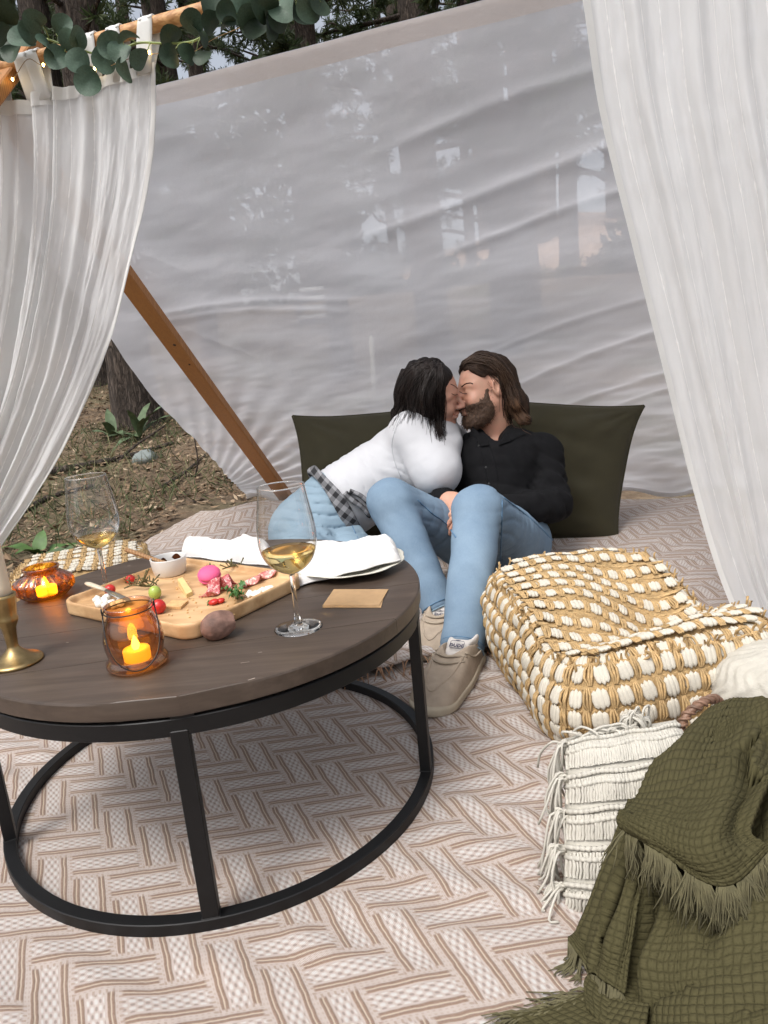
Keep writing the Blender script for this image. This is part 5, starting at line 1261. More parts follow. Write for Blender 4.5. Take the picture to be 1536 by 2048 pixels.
fray(f2, (0, 1), 1.0, .045, 210, (-.15, -.3, -1)); fray(f4, (0, .2), .9, .04, 60, (-.9, 0, -.3)); fray(f4, (0, .0), .6, .04, 60, (-1, .1, -.2), .6)
for k in range(60): p = np.asarray(f4(np.array([.02]), np.array([rs.rand()])))[0]; e = p+np.array([-.035+rs.normal()*.01, rs.normal()*.012, 0]); p[2] = max(.018, p[2]); e[2] = .016; fr_.tube([p, (p+e)/2+np.array([0, 0, .006]), e], [.0013, .0012, .0007], 4)
stuff(obj('fringe', fr_, M_TFR, thr))
# ================================================================== people
def march(fn, pts, y0=1.5, steps=34):
    """photo pixels -> first point of the implicit surface along each ray"""
    D = np.array([nrm(ray(x, y)) for x, y in pts]); t = np.array([y0/d[1] for d in D]); 
    for _ in range(steps):
        P = (CAM+D*t[:, None]).astype(np.float32); t = t+np.clip(fn(P), -.05, .25)*.85
    return CAM+D*t[:, None], np.abs(fn((CAM+D*t[:, None]).astype(np.float32))) < .006
def join_meshes(name, ms):
    V = []; F = []; o = 0
    for me in ms:
        n = len(me.vertices); a = np.empty(n*3, np.float32); me.vertices.foreach_get('co', a); V.append(a.reshape(-1, 3))
        f = np.empty(len(me.loops), np.int32); me.loops.foreach_get('vertex_index', f); F.append(f.reshape(-1, 4)+o); o += n; bpy.data.meshes.remove(me)
    return quad_mesh(name, np.concatenate(V), np.concatenate(F))
def skin_mat(name, c, blush):
    mt, t, b = mat(name); v = t.coord('Object'); n = t.noise(30, 3, .6, v)
    t.l.new(t.ramp(n, [(0.35, tuple(x*.88 for x in c)), (0.65, blush)]), b.inputs['Base Color']); b.inputs['Roughness'].default_value = .5
    b.inputs['Subsurface Weight'].default_value = .12; b.inputs['Subsurface Radius'].default_value = (.01, .004, .002); return mt
M_SKIN1 = skin_mat('fair_skin', (0.58, 0.335, 0.235), (0.60, 0.31, 0.22)); M_SKIN2 = skin_mat('flushed_skin', (0.50, 0.275, 0.20), (0.53, 0.265, 0.19))
M_SHIRT = simple('black_cotton_shirt', (0.0075, 0.0075, 0.0085), .9, .2, 30, .25, 700, .0006, spec=.15)
M_WHITE = simple('white_jersey', (0.55, 0.555, 0.575), .9, .02, 20, .2, 600, .0006)
def denim(name, c0, c1):
    mt, t, b = mat(name); v = t.coord('Object'); n = t.noise(5, 4, .6, v); f = t.noise(260, 2, .7, t.coord('Object', (1, 1, .25)))
    m_ = t.m('ADD', t.m('MULTIPLY', n, .82), t.m('MULTIPLY', f, .18)); t.l.new(t.ramp(m_, [(0.25, c0), (0.75, c1)]), b.inputs['Base Color'])
    b.inputs['Roughness'].default_value = .9; b.inputs['Specular IOR Level'].default_value = .2; t.l.new(t.bump(f, .15, .0008), b.inputs['Normal']); return mt
M_JEAN1 = denim('faded_blue_denim', (0.105, 0.165, 0.240), (0.235, 0.325, 0.415)); M_JEAN2 = denim('pale_blue_denim', (0.175, 0.255, 0.325), (0.275, 0.365, 0.435))
M_STITCH = simple('denim_seam', (0.10, 0.19, 0.30), .9, .2, 80)
M_HAIRM = simple('brown_hair', (0.028, 0.016, 0.010), .7, .5, 60, .6, 200, .002, spec=.2); M_HAIRE = simple('light_brown_hair_ends', (0.115, 0.058, 0.028), .5, .35, 60)
M_HAIRW = simple('near_black_hair', (0.010, 0.0065, 0.0055), .6, .5, 60, .6, 200, .002, spec=.2); M_BEARD = simple('brown_beard', (0.070, 0.038, 0.022), .7, .5, 160, .8, 300, .003)
A3 = lambda *a: np.array(a, float)
def head_sdf(H, Rm, s=1.0, jaw=1.0, ears=True):
    Rm32 = np.asarray(Rm, np.float32)
    def f(p):
        q = ((p-np.asarray(H, np.float32))@Rm32)/s
        d = elld(q, (-.016, 0, .036), (.098, .077, .090)); d = smin(d, elld(q, (.030, 0, -.022), (.058, .060, .088)), .035)
        qa = q.copy(); qa[:, 1] = np.abs(qa[:, 1])
        d = smin(d, cap(qa, (-.008, .050, -.045), (.062, .016, -.098), .022*jaw, .021*jaw), .03)
        d = smin(d, elld(q, (.072, 0, -.100), (.020, .024, .016*jaw)), .02)
        d = smin(d, cap(qa, (.076, .012, .026), (.062, .048, .022), .010, .009), .018)             # brow
        d = smax(d, -elld(qa, (.094, .030, .006), (.014, .018, .011)), .012)                       # sockets
        d = smin(d, elld(qa, (.070, .031, .002), (.016, .017, .012)), .006)                        # closed lids
        d = smin(d, cap(q, (.086, 0, .016), (.113, 0, -.026), .0065, .0105), .010); d = smin(d, elld(qa, (.098, .011, -.030), (.012, .009, .008)), .008)
        d = smin(d, elld(qa, (.060, .040, -.030), (.026, .022, .024)), .02)                        # cheeks
        d = smin(d, elld(q, (.092, 0, -.055), (.011, .024, .0065)), .006); d = smin(d, elld(q, (.088, 0, -.068), (.012, .022, .0075)), .006)
        if ears:
            e = elld(qa, (-.016, .079, -.004), (.022, .012, .034), rotm((1, .35, -.15), (0, 0, 1))); e = smax(e, -elld(qa, (-.012, .091, .000), (.012, .008, .020)), .004); d = smin(d, e, .006)
        return d*s
    return f
def skinned(n, seed, sc, amp):
    def g(p, ax=None): return amp*vnoise(p[:, 0]*sc+seed, p[:, 1]*sc, p[:, 2]*sc)
    return g
def wr_axis(p, a, b, freq, amp, seed):
    """cloth folds ringing a limb"""
    a = np.asarray(a, np.float32); b = np.asarray(b, np.float32); L = np.linalg.norm(b-a); t = ((p-a)@((b-a)/L))/L
    n = vnoise(p[:, 0]*9+seed, p[:, 1]*9, p[:, 2]*9); return amp*np.sin(t*freq+n*4.5)*np.exp(-((t-.5)/.75)**2)
def crease(p, c, dirn, freq, amp, rad, seed, width=.30):
    """sharp inward fold lines across dirn around c"""
    q = p-np.asarray(c, np.float32); s_ = np.sin((q@nrm(dirn).astype(np.float32))*freq+3.2*vnoise(q[:, 0]*7+seed, q[:, 1]*7, q[:, 2]*7)); m_ = np.exp(-(q*q).sum(1)/(rad*rad))
    return 1.4*amp*(np.exp(-(s_/width)**2)-.35)*m_
# ------------------------------------------------------------------ person in black shirt
PEL = A3(.365, 2.27, .13); HPR, HPL = A3(.445, 2.24, .115), A3(.285, 2.27, .115)
KNR, KNL = at(957, 1020, 1.89), at(780, 1005, 2.02); ANR, ANL = at(925, 1288, 1.615), at(876, 1208, 1.845)
SHR, SHL = at(1082, 908, 2.42), at(902, 905, 2.52); ELR, WRR = at(1105, 1008, 2.27), at(975, 1030, 2.08)
ELL, WRL = at(858, 985, 2.36), at(886, 1000, 2.19); NK = at(990, 862, 2.47); CH = at(1000, 945, 2.40)
HM = at(968, 782, 2.45); RM = rotm((-.95, -.26, -.06), (.10, .24, 1)); headM = head_sdf(HM, RM, .94, 1.06)
def bodyM(p):
    d = headM(p); d = smin(d, cap(p, HM+RM@A3(-.030, 0, -.055), NK+A3(0, .01, -.03), .056, .064), .025)
    t = cap(p, PEL, CH, .10, .11); t = smin(t, cap(p, SHL, SHR, .045, .045), .04)
    for a, b, c, r in ((SHR, ELR, WRR, (.045, .037, .027)), (SHL, ELL, WRL, (.045, .037, .027))): t = smin(t, cap(p, a, b, r[0], r[1]), .02); t = smin(t, cap(p, b, c, r[1], r[2]), .015)
    for a, b, c in ((HPR, KNR, ANR), (HPL, KNL, ANL)): t = smin(t, cap(p, a, b, .07, .05), .03); t = smin(t, cap(p, b, c, .05, .035), .02)
    return smin(d, t, .03)
def shirtM(p):
    d = cap(p, PEL+A3(.005, .03, .0), CH, .128, .128); d = smin(d, elld(p, CH+A3(0, 0, .02), (.155, .115, .13)), .05)
    d = smin(d, cap(p, SHL, SHR, .066, .068), .055); d = smin(d, cap(p, (SHL+SHR)/2+A3(0, 0, .01), NK+A3(0, .01, -.018), .085, .066), .04)
    ar = smin(cap(p, SHR, ELR, .071, .058), cap(p, ELR, WRR, .058, .043), .02)+wr_axis(p, SHR, ELR, 22, .0045, 1)+wr_axis(p, ELR, WRR, 26, .004, 2)
    al = smin(cap(p, SHL, ELL, .068, .055), cap(p, ELL, WRL, .055, .041), .02)+wr_axis(p, ELL, WRL, 26, .004, 4)
    d = smin(smin(d, ar, .022), al, .025)
    d = d+crease(p, ELR, nrm(WRR-SHR), 85, .007, .10, 2)+crease(p, SHR+A3(-.03, -.05, -.08), A3(.6, 0, .7), 70, .006, .12, 4)+crease(p, CH+A3(-.02, -.08, -.12), A3(.3, 0, 1), 60, .007, .13, 6)
    d = d+.004*vnoise(p[:, 0]*11+p[:, 2]*5, p[:, 1]*9, p[:, 2]*16-p[:, 0]*7)+.0025*vnoise(p[:, 0]*30, p[:, 1]*24, p[:, 2]*34)
    nk = smin(elld(p, NKC, (.050, .075, .040)), elld(p, NKC+A3(-.004, -.02, -.034), (.022, .06, .036)), .02)
    return smax(d, -nk, .004)
NKC = at(988, 846, 2.40)
def leg(p, h, k, a, hem, sd):
    d = smin(cap(p, h, k, .092, .067), cap(p, k, a, .064, hem), .022)
    return d+wr_axis(p, h, k, 17, .002, sd)*.8+wr_axis(p, k, a, 20, .0012, sd+3)
HEMO = .022
def jeansM(p):
    d = smin(leg(p, HPR, KNR, ANR, .0535, 1), leg(p, HPL, KNL, ANL, .050, 6), .012); d = smin(d, elld(p, PEL+A3(0, .02, -.005), (.165, .13, .115)), .05)
    d = d+crease(p, KNR+A3(.05, .04, -.06), A3(.3, .2, 1), 80, .005, .10, 1)+crease(p, KNL+A3(.05, .04, -.06), A3(.4, .2, 1), 80, .005, .10, 3)+crease(p, (HPR+KNR)/2, A3(.7, .5, -.5), 60, .003, .14, 5)+crease(p, (HPL+KNL)/2, A3(.7, .5, -.5), 60, .003, .14, 7)
    d = d+.0035*vnoise(p[:, 0]*12+p[:, 2]*8, p[:, 1]*12, p[:, 2]*9)+.0010*vnoise(p[:, 0]*40+p[:, 2]*12, p[:, 1]*34, p[:, 2]*20)
    for k, a in ((KNR, ANR), (KNL, ANL)):
        n = nrm(a-k).astype(np.float32); d = np.where(np.linalg.norm(p-a.astype(np.float32), axis=1) < .12, smax(d, (p-a.astype(np.float32))@n-HEMO, .004), d)
    return np.maximum(d, .016-p[:, 2])
pm = thing('person', 'seated bearded person in black shirt and faded jeans kissing the person in white', 'person', (PEL[0], PEL[1], .015))
zc = float(NK[2]-.05)
lo, hi = A3(-.15, 1.5, .0), A3(.78, 2.75, .80)
def skin_rest(p): return np.maximum(bodyM(p), p[:, 2]-zc-.006)
def skin_head(p): return np.maximum(bodyM(p), zc-p[:, 2])
def hand(W, palm_dir, n_up, spread, curl, s=1.0):
    f = nrm(palm_dir); u = nrm(n_up-f*(f@n_up)); l = np.cross(u, f); chains = []
    base = W+f*.082*s
    for k, (o, L) in enumerate(((-.030, .070), (-.010, .080), (.011, .076), (.030, .060))):
        b = base+l*o*s; a1 = curl*.55; a2 = curl*1.3; a3 = curl*1.8
        p1 = b+(f*math.cos(a1)-u*math.sin(a1))*L*.45*s+l*o*spread; p2 = p1+(f*math.cos(a2)-u*math.sin(a2))*L*.32*s; p3 = p2+(f*math.cos(a3)-u*math.sin(a3))*L*.26*s
        chains.append(((b-f*.02*s, b, p1, p2, p3), (.0095*s, .0095*s, .0088*s, .0080*s, .0070*s)))
    tb = W+f*.025*s-l*.028*s; t1 = tb+nrm(f*.8-l*.75-u*.3)*.038*s; t2 = t1+nrm(f-l*.2-u*.5)*.030*s; chains.append(((tb, t1, t2), (.013*s, .011*s, .0085*s)))
    def fn(p):
        Mx = np.stack([f, l, u], 1); d = elld(p, W+f*.048*s, (.052*s, .042*s, .017*s), Mx); d = smin(d, cap(p, W-f*.03*s, W+f*.02*s, .026*s, .028*s), .02)
        for pts, rad in chains:
            c = None
            for a, b, ra, rb in zip(pts[:-1], pts[1:], rad[:-1], rad[1:]): e = cap(p, a, b, ra, rb); c = e if c is None else np.minimum(c, e)
            d = smin(d, c, .006)
        return d
    return fn
hl = hand(WRL+A3(.004, -.012, .004), at(940, 1032, 2.02)-WRL, A3(-.3, -.75, .5), .1, .55, .95); hr = hand(WRR, A3(-.8, -.25, .1), A3(.1, -.4, .9), .1, .9, .95)
ms = [sdf_mesh('b', skin_rest, lo, hi, .011), sdf_mesh('b', skin_head, HM-A3(.19, .19, .26), HM+A3(.19, .19, .19), .0034)]
for W, fn in ((WRL, hl), (WRR, hr)): ms.append(sdf_mesh('b', fn, W-.17, W+.17, .0032))
obj('body', join_meshes('body', ms), M_SKIN1, pm)
obj('shirt', sdf_mesh('shirt', shirtM, lo, A3(.78, 2.75, .62), .0066), M_SHIRT, pm)
jm = obj('jeans', sdf_mesh('jeans', jeansM, lo, A3(.75, 2.6, .55), .0062), M_JEAN1, pm)
def seam(fn, px, r, mt, parent, nm, n=6, y0=1.5, off=0.0):
    P, ok = march(fn, [tuple(q) for q in catmull([A3(*q) for q in px], n)], y0); P = P[ok]
    if len(P) > 2: return obj(nm, MB().tube(list(P), r, 5), mt, parent)
seam(jeansM, [(1004, 1000), (1003, 1060), (1001, 1115), (1000, 1170)], .0028, M_STITCH, jm, 'seam')
seam(jeansM, [(1008, 996), (1040, 1020), (1075, 1050), (1105, 1080)], .0028, M_STITCH, jm, 'seam')
seam(jeansM, [(835, 1000), (862, 1025), (890, 1045), (912, 1075)], .0026, M_STITCH, jm, 'seam')
for a_, k_ in ((ANR, KNR), (ANL, KNL)):              # turned hems
    n_ = nrm(a_-k_); x_ = nrm(np.cross(n_, [0, 1, 0])); y_ = np.cross(n_, x_); rr_ = .0535 if a_ is ANR else .050
    for o in (.020, .004): obj('hem_stitch', MB().tube([a_+n_*o+rr_*(x_*math.cos(t)+y_*math.sin(t)) for t in np.linspace(0, 6.2832, 33)], 0.0022 if o > .01 else .0014, 6, cap=False), M_STITCH if o < .01 else M_JEAN2, jm)
# shirt details
P, ok = march(shirtM, [(958, 892), (972, 935), (978, 968)])
for q, k in zip(P, ok):
    if k: obj('button', MB().ell(q, (.0042, .0022, .0042), 8, 6), simple('black_button', (.03, .03, .032), .3, 0), pm)
seam(shirtM, [(950, 870), (962, 905), (972, 945), (978, 985)], .0016, M_SHIRT, pm, 'placket')
seam(shirtM, [(972, 870), (984, 905), (994, 945), (998, 985)], .0016, M_SHIRT, pm, 'placket')
def lapel(px, nm):
    P, ok = march(lambda p: np.minimum(shirtM(p), bodyM(p)), px); c = P.mean(0); out = nrm(CAM-c)
    V = [q+out*.010 for q in P]+[q-out*.004 for q in P]; n = len(P); mb = MB().add(V, [tuple(range(n)), tuple(range(2*n-1, n-1, -1))]+[(i, n+i, n+(i+1) % n, (i+1) % n) for i in range(n)])
    obj(nm, mb, M_SHIRT, pm, sharp=40)
lapel([(1030, 836), (1058, 846), (1050, 868), (1020, 882), (998, 890), (1012, 866)], 'collar'); lapel([(944, 852), (956, 862), (978, 890), (962, 892), (938, 874)], 'collar')
# beard, brows
def beardM(p):
    q = (p-HM.astype(np.float32))@RM.astype(np.float32)
    reg = smax(smax(q[:, 2]+.026-1.9*np.maximum(0, .035-q[:, 0]), -(q[:, 0]-.006+.5*np.maximum(0, -.04-q[:, 2])), .008), -(q[:, 2]+.128), .01)
    reg = np.maximum(reg, np.where(q[:, 0] > .078, np.where((np.abs(q[:, 2]+.061) < .0125) & (np.abs(q[:, 1]) < .024), .01, -1), -1))
    reg = np.maximum(reg, np.where((q[:, 0] > .05) & (q[:, 2] > -.040), .01, -1))
    th = -.0016+.0062*smoothstep(.0, .020, -reg)+.005*smoothstep(-.06, -.11, q[:, 2])*smoothstep(.0, .02, -reg)
    return np.maximum(headM(p)-th-.0018*vnoise(p[:, 0]*150, p[:, 1]*150, p[:, 2]*150), reg-.004)
obj('beard', sdf_mesh('beard', beardM, HM-.16, HM+.16, .0030), M_BEARD, pm)
_bm = bpy.data.meshes['beard']; _bv = np.empty(len(_bm.vertices)*3, np.float32); _bm.vertices.foreach_get('co', _bv); _bv = _bv.reshape(-1, 3)
_rs = np.random.RandomState(8); _bv = _bv[_rs.permutation(len(_bv))[:1500]]; _e = .003
_g = np.stack([headM(_bv+np.eye(3, dtype=np.float32)[k]*_e)-headM(_bv-np.eye(3, dtype=np.float32)[k]*_e) for k in range(3)], 1); _g /= np.linalg.norm(_g, axis=1, keepdims=True)+1e-9
mb = MB()
for q, g_ in zip(_bv, _g):
    d_ = nrm(g_*.55+A3(.05, -.05, -.75)+_rs.normal(size=3)*.28); l_ = _rs.uniform(.005, .011); mb.tube([q-g_*.001, q+d_*l_*.6+g_*.001, q+d_*l_], [.0007, .0006, .0003], 3, cap=False)
stuff(obj('beard_hairs', mb, simple('beard_hair', (0.085, 0.045, 0.024), .6, .5, 200), pm))
seam(headM, [(923, 774), (931, 768), (940, 766), (946, 768)], .0020, M_HAIRM, pm, 'eyebrow'); seam(headM, [(919, 783), (926, 787), (934, 787)], .0011, M_HAIRM, pm, 'eyelash')
# hair
def hairM(p):
    q = (p-HM.astype(np.float32))@RM.astype(np.float32)
    cr = elld(q, (-.018, 0, .037), (.101, .079, .093)); line = smax(q[:, 0]-.058-.8*(q[:, 2]-.075), -(q[:, 2]-.030-.25*(q[:, 0]+.02)), .012)    # keep the face and ear free
    d = smax(cr, line, .010)
    d = smin(d, cap(q, (.052, 0, .096), (-.02, 0, .108), .018, .022), .02)
    back = cap(q, (-.075, .01, .03), (-.092, .030, -.06), .036, .036); back = smin(back, cap(q, (-.092, .030, -.06), (-.098, .055, -.125), .036, .022), .03); d = smin(d, back, .03)
    d = smin(d, cap(q, (-.066, .056, .02), (-.084, .058, -.07), .016, .018), .02); d = smax(d, -elld(q, (-.010, .082, -.010), (.034, .036, .040)), .006)
    return d+.0042*np.sin(q[:, 1]*130+q[:, 0]*60+6*vnoise(q[:, 0]*14, q[:, 1]*14, q[:, 2]*14))+.0025*vnoise(q[:, 0]*90, q[:, 1]*90, q[:, 2]*40)
obj('hair', sdf_mesh('hair', hairM, HM-A3(.2, .2, .24), HM+A3(.2, .2, .2), .0036), M_HAIRM, pm)
def strands(fn, specs, parent, mt, nm, seed, r=.0013, y0=1.9, lift=.002):
    rs = np.random.RandomState(seed); mb = MB(); Qs = []
    for guide, n, jit in specs:
        G = [A3(*q) for q in guide]
        for _ in range(n):
            o = rs.normal(size=2)*jit; n_w = rs.uniform(0, 6); Qs.append(catmull([g+o*(.35+.65*i/(len(G)-1))+rs.normal(size=2)*jit*.30+A3(1, 0)*2.2*math.sin(n_w+i*2.1) for i, g in enumerate(G)], 4))
    PA, OK = march(fn, [q for Q in Qs for q in Q], y0); k = 0
    for Q in Qs:
        P, ok = PA[k:k+len(Q)], OK[k:k+len(Q)]; k += len(Q)
        P = P+np.array([nrm(CAM-q) for q in P])*lift*rs.uniform(.2, 2.4)
        cut = len(P)
        for i in range(1, len(P)):
            if not ok[i] or abs(P[i][1]-P[i-1][1]) > .035: cut = i; break
        if cut > 4: mb.tube(list(P[:cut]), [r*(1-.75*i/cut)*rs.uniform(.9, 1.1) for i in range(cut)], 4, cap=False)
    return stuff(obj(nm, mb, mt, parent))
hsM = lambda p: np.minimum(hairM(p), np.minimum(shirtM(p), bodyM(p)))
strands(hsM, [([(1000, 745), (1014, 780), (1022, 815), (1030, 842)], 100, 8), ([(985, 722), (1008, 750), (1020, 790), (1026, 830)], 90, 8), ([(925, 722), (945, 714), (970, 716), (995, 732)], 100, 7), ([(915, 735), (935, 722), (962, 722)], 40, 5), ([(960, 735), (985, 748), (1003, 765)], 40, 6)], pm, M_HAIRM, 'hair_strands', 1)
strands(hsM, [([(1016, 795), (1026, 820), (1040, 842), (1055, 846)], 70, 7), ([(1030, 800), (1040, 825), (1052, 838)], 40, 6)], pm, M_HAIRE, 'hair_ends', 2)
strands(hsM, [([(925, 722), (950, 712), (985, 722), (1010, 755), (1022, 800)], 60, 9), ([(1000, 745), (1014, 780), (1022, 815), (1034, 842)], 40, 9)], pm, simple('hair_highlight', (0.075, 0.042, 0.024), .45, .3), 'hair_highlights', 5, .0009, lift=.003)
# ------------------------------------------------------------------ shoes
M_SUEDE = simple('tan_canvas', (0.37, 0.30, 0.23), .95, .12, 40, .4, 500, .0012); M_LINING = simple('pale_grey_knit', (0.56, 0.53, 0.50), .95, .08, 60, .3, 600, .001); M_SOLE = simple('cream_rubber', (0.42, 0.36, 0.27), .8, .08, 40, .2, 200, .001)
M_LACE = simple('tan_lace', (0.36, 0.30, 0.23), .9, .1)
def shoe(heel, toe, sd, parent, patch=None):
    heel = np.asarray(heel, float); toe = np.asarray(toe, float); f = nrm(toe-heel); L = np.linalg.norm(toe-heel); u = A3(0, 0, 1); l = np.cross(u, f); Mx = np.stack([f, l, u], 1).astype(np.float32); z0 = .016
    def loc(p): return (p-np.asarray(heel, np.float32))@Mx
    def width(x): return .033+.017*smoothstep(.05, .62, x/L)-.030*smoothstep(.80, 1.0, x/L)**1.5
    def plan(q, g=0.0): 
        cx = np.clip(q[:, 0], .034, L-.045); r = .036+.0155*smoothstep(.05, .60, cx/L); return np.hypot(q[:, 0]-cx, q[:, 1]*(1-.0))-r-g
    def solef(p):
        q = loc(p); d = np.maximum(plan(q, .004), np.abs(q[:, 2]-(z0+.010)+.0)-.010); return smax(plan(q, .004), np.abs(q[:, 2]-(z0+.010))-.010, .005)
    def upper(p):
        q = loc(p); x = q[:, 0]/L; top = z0+.022+.040*(1-smoothstep(.30, .86, x))+.030*(1-smoothstep(.84, 1.0, x))
        w = (np.clip(q[:, 2]-z0, 0, .1)/.09); d = smax(plan(q, .001)+.014*w*w*1.2+.0, q[:, 2]-top, .022)
        hole = elld(q, (.084, 0, z0+.080), (.078, .030, .047)); d = smax(d, -hole, .006)
        return np.maximum(d, z0+.012-q[:, 2])
    def tongue(p):
        q = loc(p); d = rbox(q, (.122, 0, z0+.060), (.046, .026, .006), .006, rotm((.86, 0, -.50), (.50, 0, .86))); d = smin(d, smax(elld(q, (.060, 0, z0+.070), (.056, .033, .030)), -elld(q, (.060, 0, z0+.085), (.048, .024, .06)), .004), .012); return smax(d, q[:, 2]-z0-.080, .004)
    sh = obj('shoe', sdf_mesh('shoe', upper, heel+Mx@A3(L/2, 0, .06)-A3(.19, .19, .07), heel+Mx@A3(L/2, 0, .06)+A3(.19, .19, .09), .0036), M_SUEDE, parent)
    obj('sole', sdf_mesh('sole', solef, heel+Mx@A3(L/2, 0, .02)-A3(.2, .2, .03), heel+Mx@A3(L/2, 0, .02)+A3(.2, .2, .03), .0036), M_SOLE, sh)
    obj('tongue', sdf_mesh('tongue', tongue, heel+Mx@A3(.09, 0, .09)-.11, heel+Mx@A3(.09, 0, .09)+.11, .003), M_LINING, sh)
    def on(x, y):       # point on the upper, from above
        P = (heel+Mx@A3(x, y, 0)); z = np.linspace(.15, .02, 90); pts = np.stack([np.full(90, P[0]), np.full(90, P[1]), z], 1).astype(np.float32); d = np.minimum(upper(pts), tongue(pts)); i = int(np.argmax(d < .0005)); return A3(P[0], P[1], z[i] if (d < .0005).any() else .055)
    moc = [on(L*.50+L*.40*math.cos(a)**1.0, .034*math.sin(a)*1.0) for a in np.linspace(-1.5, 1.5, 26)]; obj('moc_seam', MB().tube(moc, .0028, 6), M_SUEDE, sh)
    for xx in (.172, .192): obj('lace', MB().tube(catmull([on(xx-.02, -.040)+A3(0, 0, .002), on(xx, -.02)+A3(0, 0, .004), on(xx+.004, 0)+A3(0, 0, .004), on(xx, .02)+A3(0, 0, .004), on(xx-.02, .040)+A3(0, 0, .002)], 5), .0026, 6), M_LACE, sh)
    for s in (-1, 1): obj('lace', MB().tube(catmull([on(.150, s*.036)+A3(0, 0, .003), on(.110, s*.042)+A3(0, 0, .006), on(.06, s*.040)+A3(0, 0, .004)], 5), .0027, 6), M_LACE, sh)
    return sh, heel, Mx, L, on, (lambda p: np.minimum(upper(p), tongue(p)))
M_INK = simple('dark_stitching', (0.05, 0.05, 0.085), .8, 0)
def text_on(s, c, right, up, size, mt, parent, nm):
    cu = bpy.data.curves.new(nm, 'FONT'); cu.body = s; cu.size = size; cu.align_x = 'CENTER'; cu.align_y = 'CENTER'; cu.extrude = .0003; cu.offset = size*.03; cu.resolution_u = 2
    o = bpy.data.objects.new(nm, cu); COL.objects.link(o); bpy.context.view_layer.update()
    me = bpy.data.meshes.new_from_object(o.evaluated_get(bpy.context.evaluated_depsgraph_get())); bpy.data.objects.remove(o); bpy.data.curves.remove(cu)
    n = np.cross(right, up); me.materials.clear(); return link(nm, me, mt, parent, mat4(np.stack([right, up, n], 1), c))
def badge(shoe_t, px, w, h_, tilt):
    sh, heel, Mx, L, on, _ = shoe_t
    c = px; f = Mx[:, 0]; l = Mx[:, 1]; n = nrm(A3(f[0]*.50, f[1]*.50, .86)); r = nrm(A3(-l[0], -l[1], -l[2])); r = r if r[0] > 0 else -r; r = nrm(r-n*(r@n)); up = np.cross(n, r)
    q = [c+n*.0014+r*x*w/2+up*y*h_/2 for x, y in ((-1, -.75), (-.86, -1), (.86, -1), (1, -.75), (1, .55), (.86, 1), (-.86, 1), (-1, .55))]
    obj('badge_outline', MB().tube(q+[q[0]], .0006, 5), M_INK, sh)
    text_on('DUDE', c+n*.0016-up*h_*.16, r, up, h_*.62, M_INK, sh, 'badge_lettering'); text_on('HEY', c+n*.0016+up*h_*.52, r, up, h_*.30, M_INK, sh, 'badge_lettering')
S1 = shoe(A3(.190, 1.640, 0), A3(.050, 1.368, 0), 1, pm); S2 = shoe(A3(.165, 1.905, 0), A3(.075, 1.640, 0), 2, pm)
for S_, q_, w_ in ((S1, (914, 1290), .034), (S2, (880, 1228), .028)):
    P, ok = march(S_[5], [q_], 1.2); badge(S_, P[0]+A3(0, -.0022, .0015), w_, w_*.60, 0)
for S_, a_ in ((S1, ANR), (S2, ANL)):               # socks
    hq = S_[1]+S_[2]@A3(.062, 0, .045); obj('sock', MB().tube([hq, (hq+a_)/2+A3(0, 0, .006), a_+nrm(a_-hq)*.03], [.033, .034, .036], 14), M_LINING, pm)
# ------------------------------------------------------------------ person in white
HW = at(866, 793, 2.40); RW = rotm((.95, -.20, -.16), (-.14, -.26, 1)); headW = head_sdf(HW, RW, .90, .92, False)
P1, P2 = at(672, 1012, 2.36), at(832, 905, 2.43); SN, SF = at(822, 868, 2.335), at(905, 880, 2.54); EN, WN = at(872, 942, 2.265), at(897, 885, 2.40); NW = at(842, 838, 2.42)
PW = at(640, 1062, 2.34); HW1, HW2 = PW+A3(-.02, -.06, -.03), PW+A3(.05, .06, -.05); K1, K2 = A3(-.24, 1.93, .16), A3(-.08, 1.97, .13); F1, F2 = A3(-.62, 2.12, .075), A3(-.50, 2.24, .07)
def bodyW(p):
    d = headW(p); d = smin(d, cap(p, HW+RW@A3(-.03, 0, -.06), NW, .048, .058), .02)
    t = cap(p, P1, P2, .10, .105); t = smin(t, cap(p, SN, SF, .04, .04), .03); t = smin(t, cap(p, SN, EN, .045, .04), .02); t = smin(t, cap(p, EN, WN, .038, .028), .02)
    t = smin(t, elld(p, PW, (.14, .13, .12)), .04)
    for a, b, c in ((HW1, K1, F1), (HW2, K2, F2)): t = smin(t, cap(p, a, b, .075, .052), .03); t = smin(t, cap(p, b, c, .05, .034), .02)
    return smin(d, t, .03)
def topW(p):
    d = cap(p, P1, P2, .128, .122); d = smin(d, cap(p, P2, (SN+SF)/2, .115, .09), .05); d = smin(d, elld(p, P2+A3(.03, -.06, -.02), (.10, .09, .11)), .05)
    d = smin(d, cap(p, SN, SF, .074, .06), .05); d = smin(d, cap(p, (SN+SF)/2, NW, .08, .060), .03)
    d = d+wr_axis(p, P1, P2, 30, .0014, 3)+crease(p, P1+(P2-P1)*.2, nrm(P2-P1), 75, .006, .14, 3, .25)+crease(p, at(795, 950, 2.32), A3(.5, 0, .9), 110, .004, .06, 5, .3)
    ar = smin(cap(p, SN, EN, .078, .072), cap(p, EN, WN, .066, .050), .06)
    ar = ar+crease(p, EN+A3(-.01, 0, .02), nrm(EN-SN), 90, .0014, .08, 8, .25); d = smin(d, ar, .005); d = d+.0015*vnoise(p[:, 0]*14, p[:, 1]*14, p[:, 2]*18)+.0008*vnoise(p[:, 0]*40, p[:, 1]*40, p[:, 2]*50)
    ax = nrm(P2-P1).astype(np.float32); return smax(d, -((p-P1.astype(np.float32))@ax)-.018, .01)
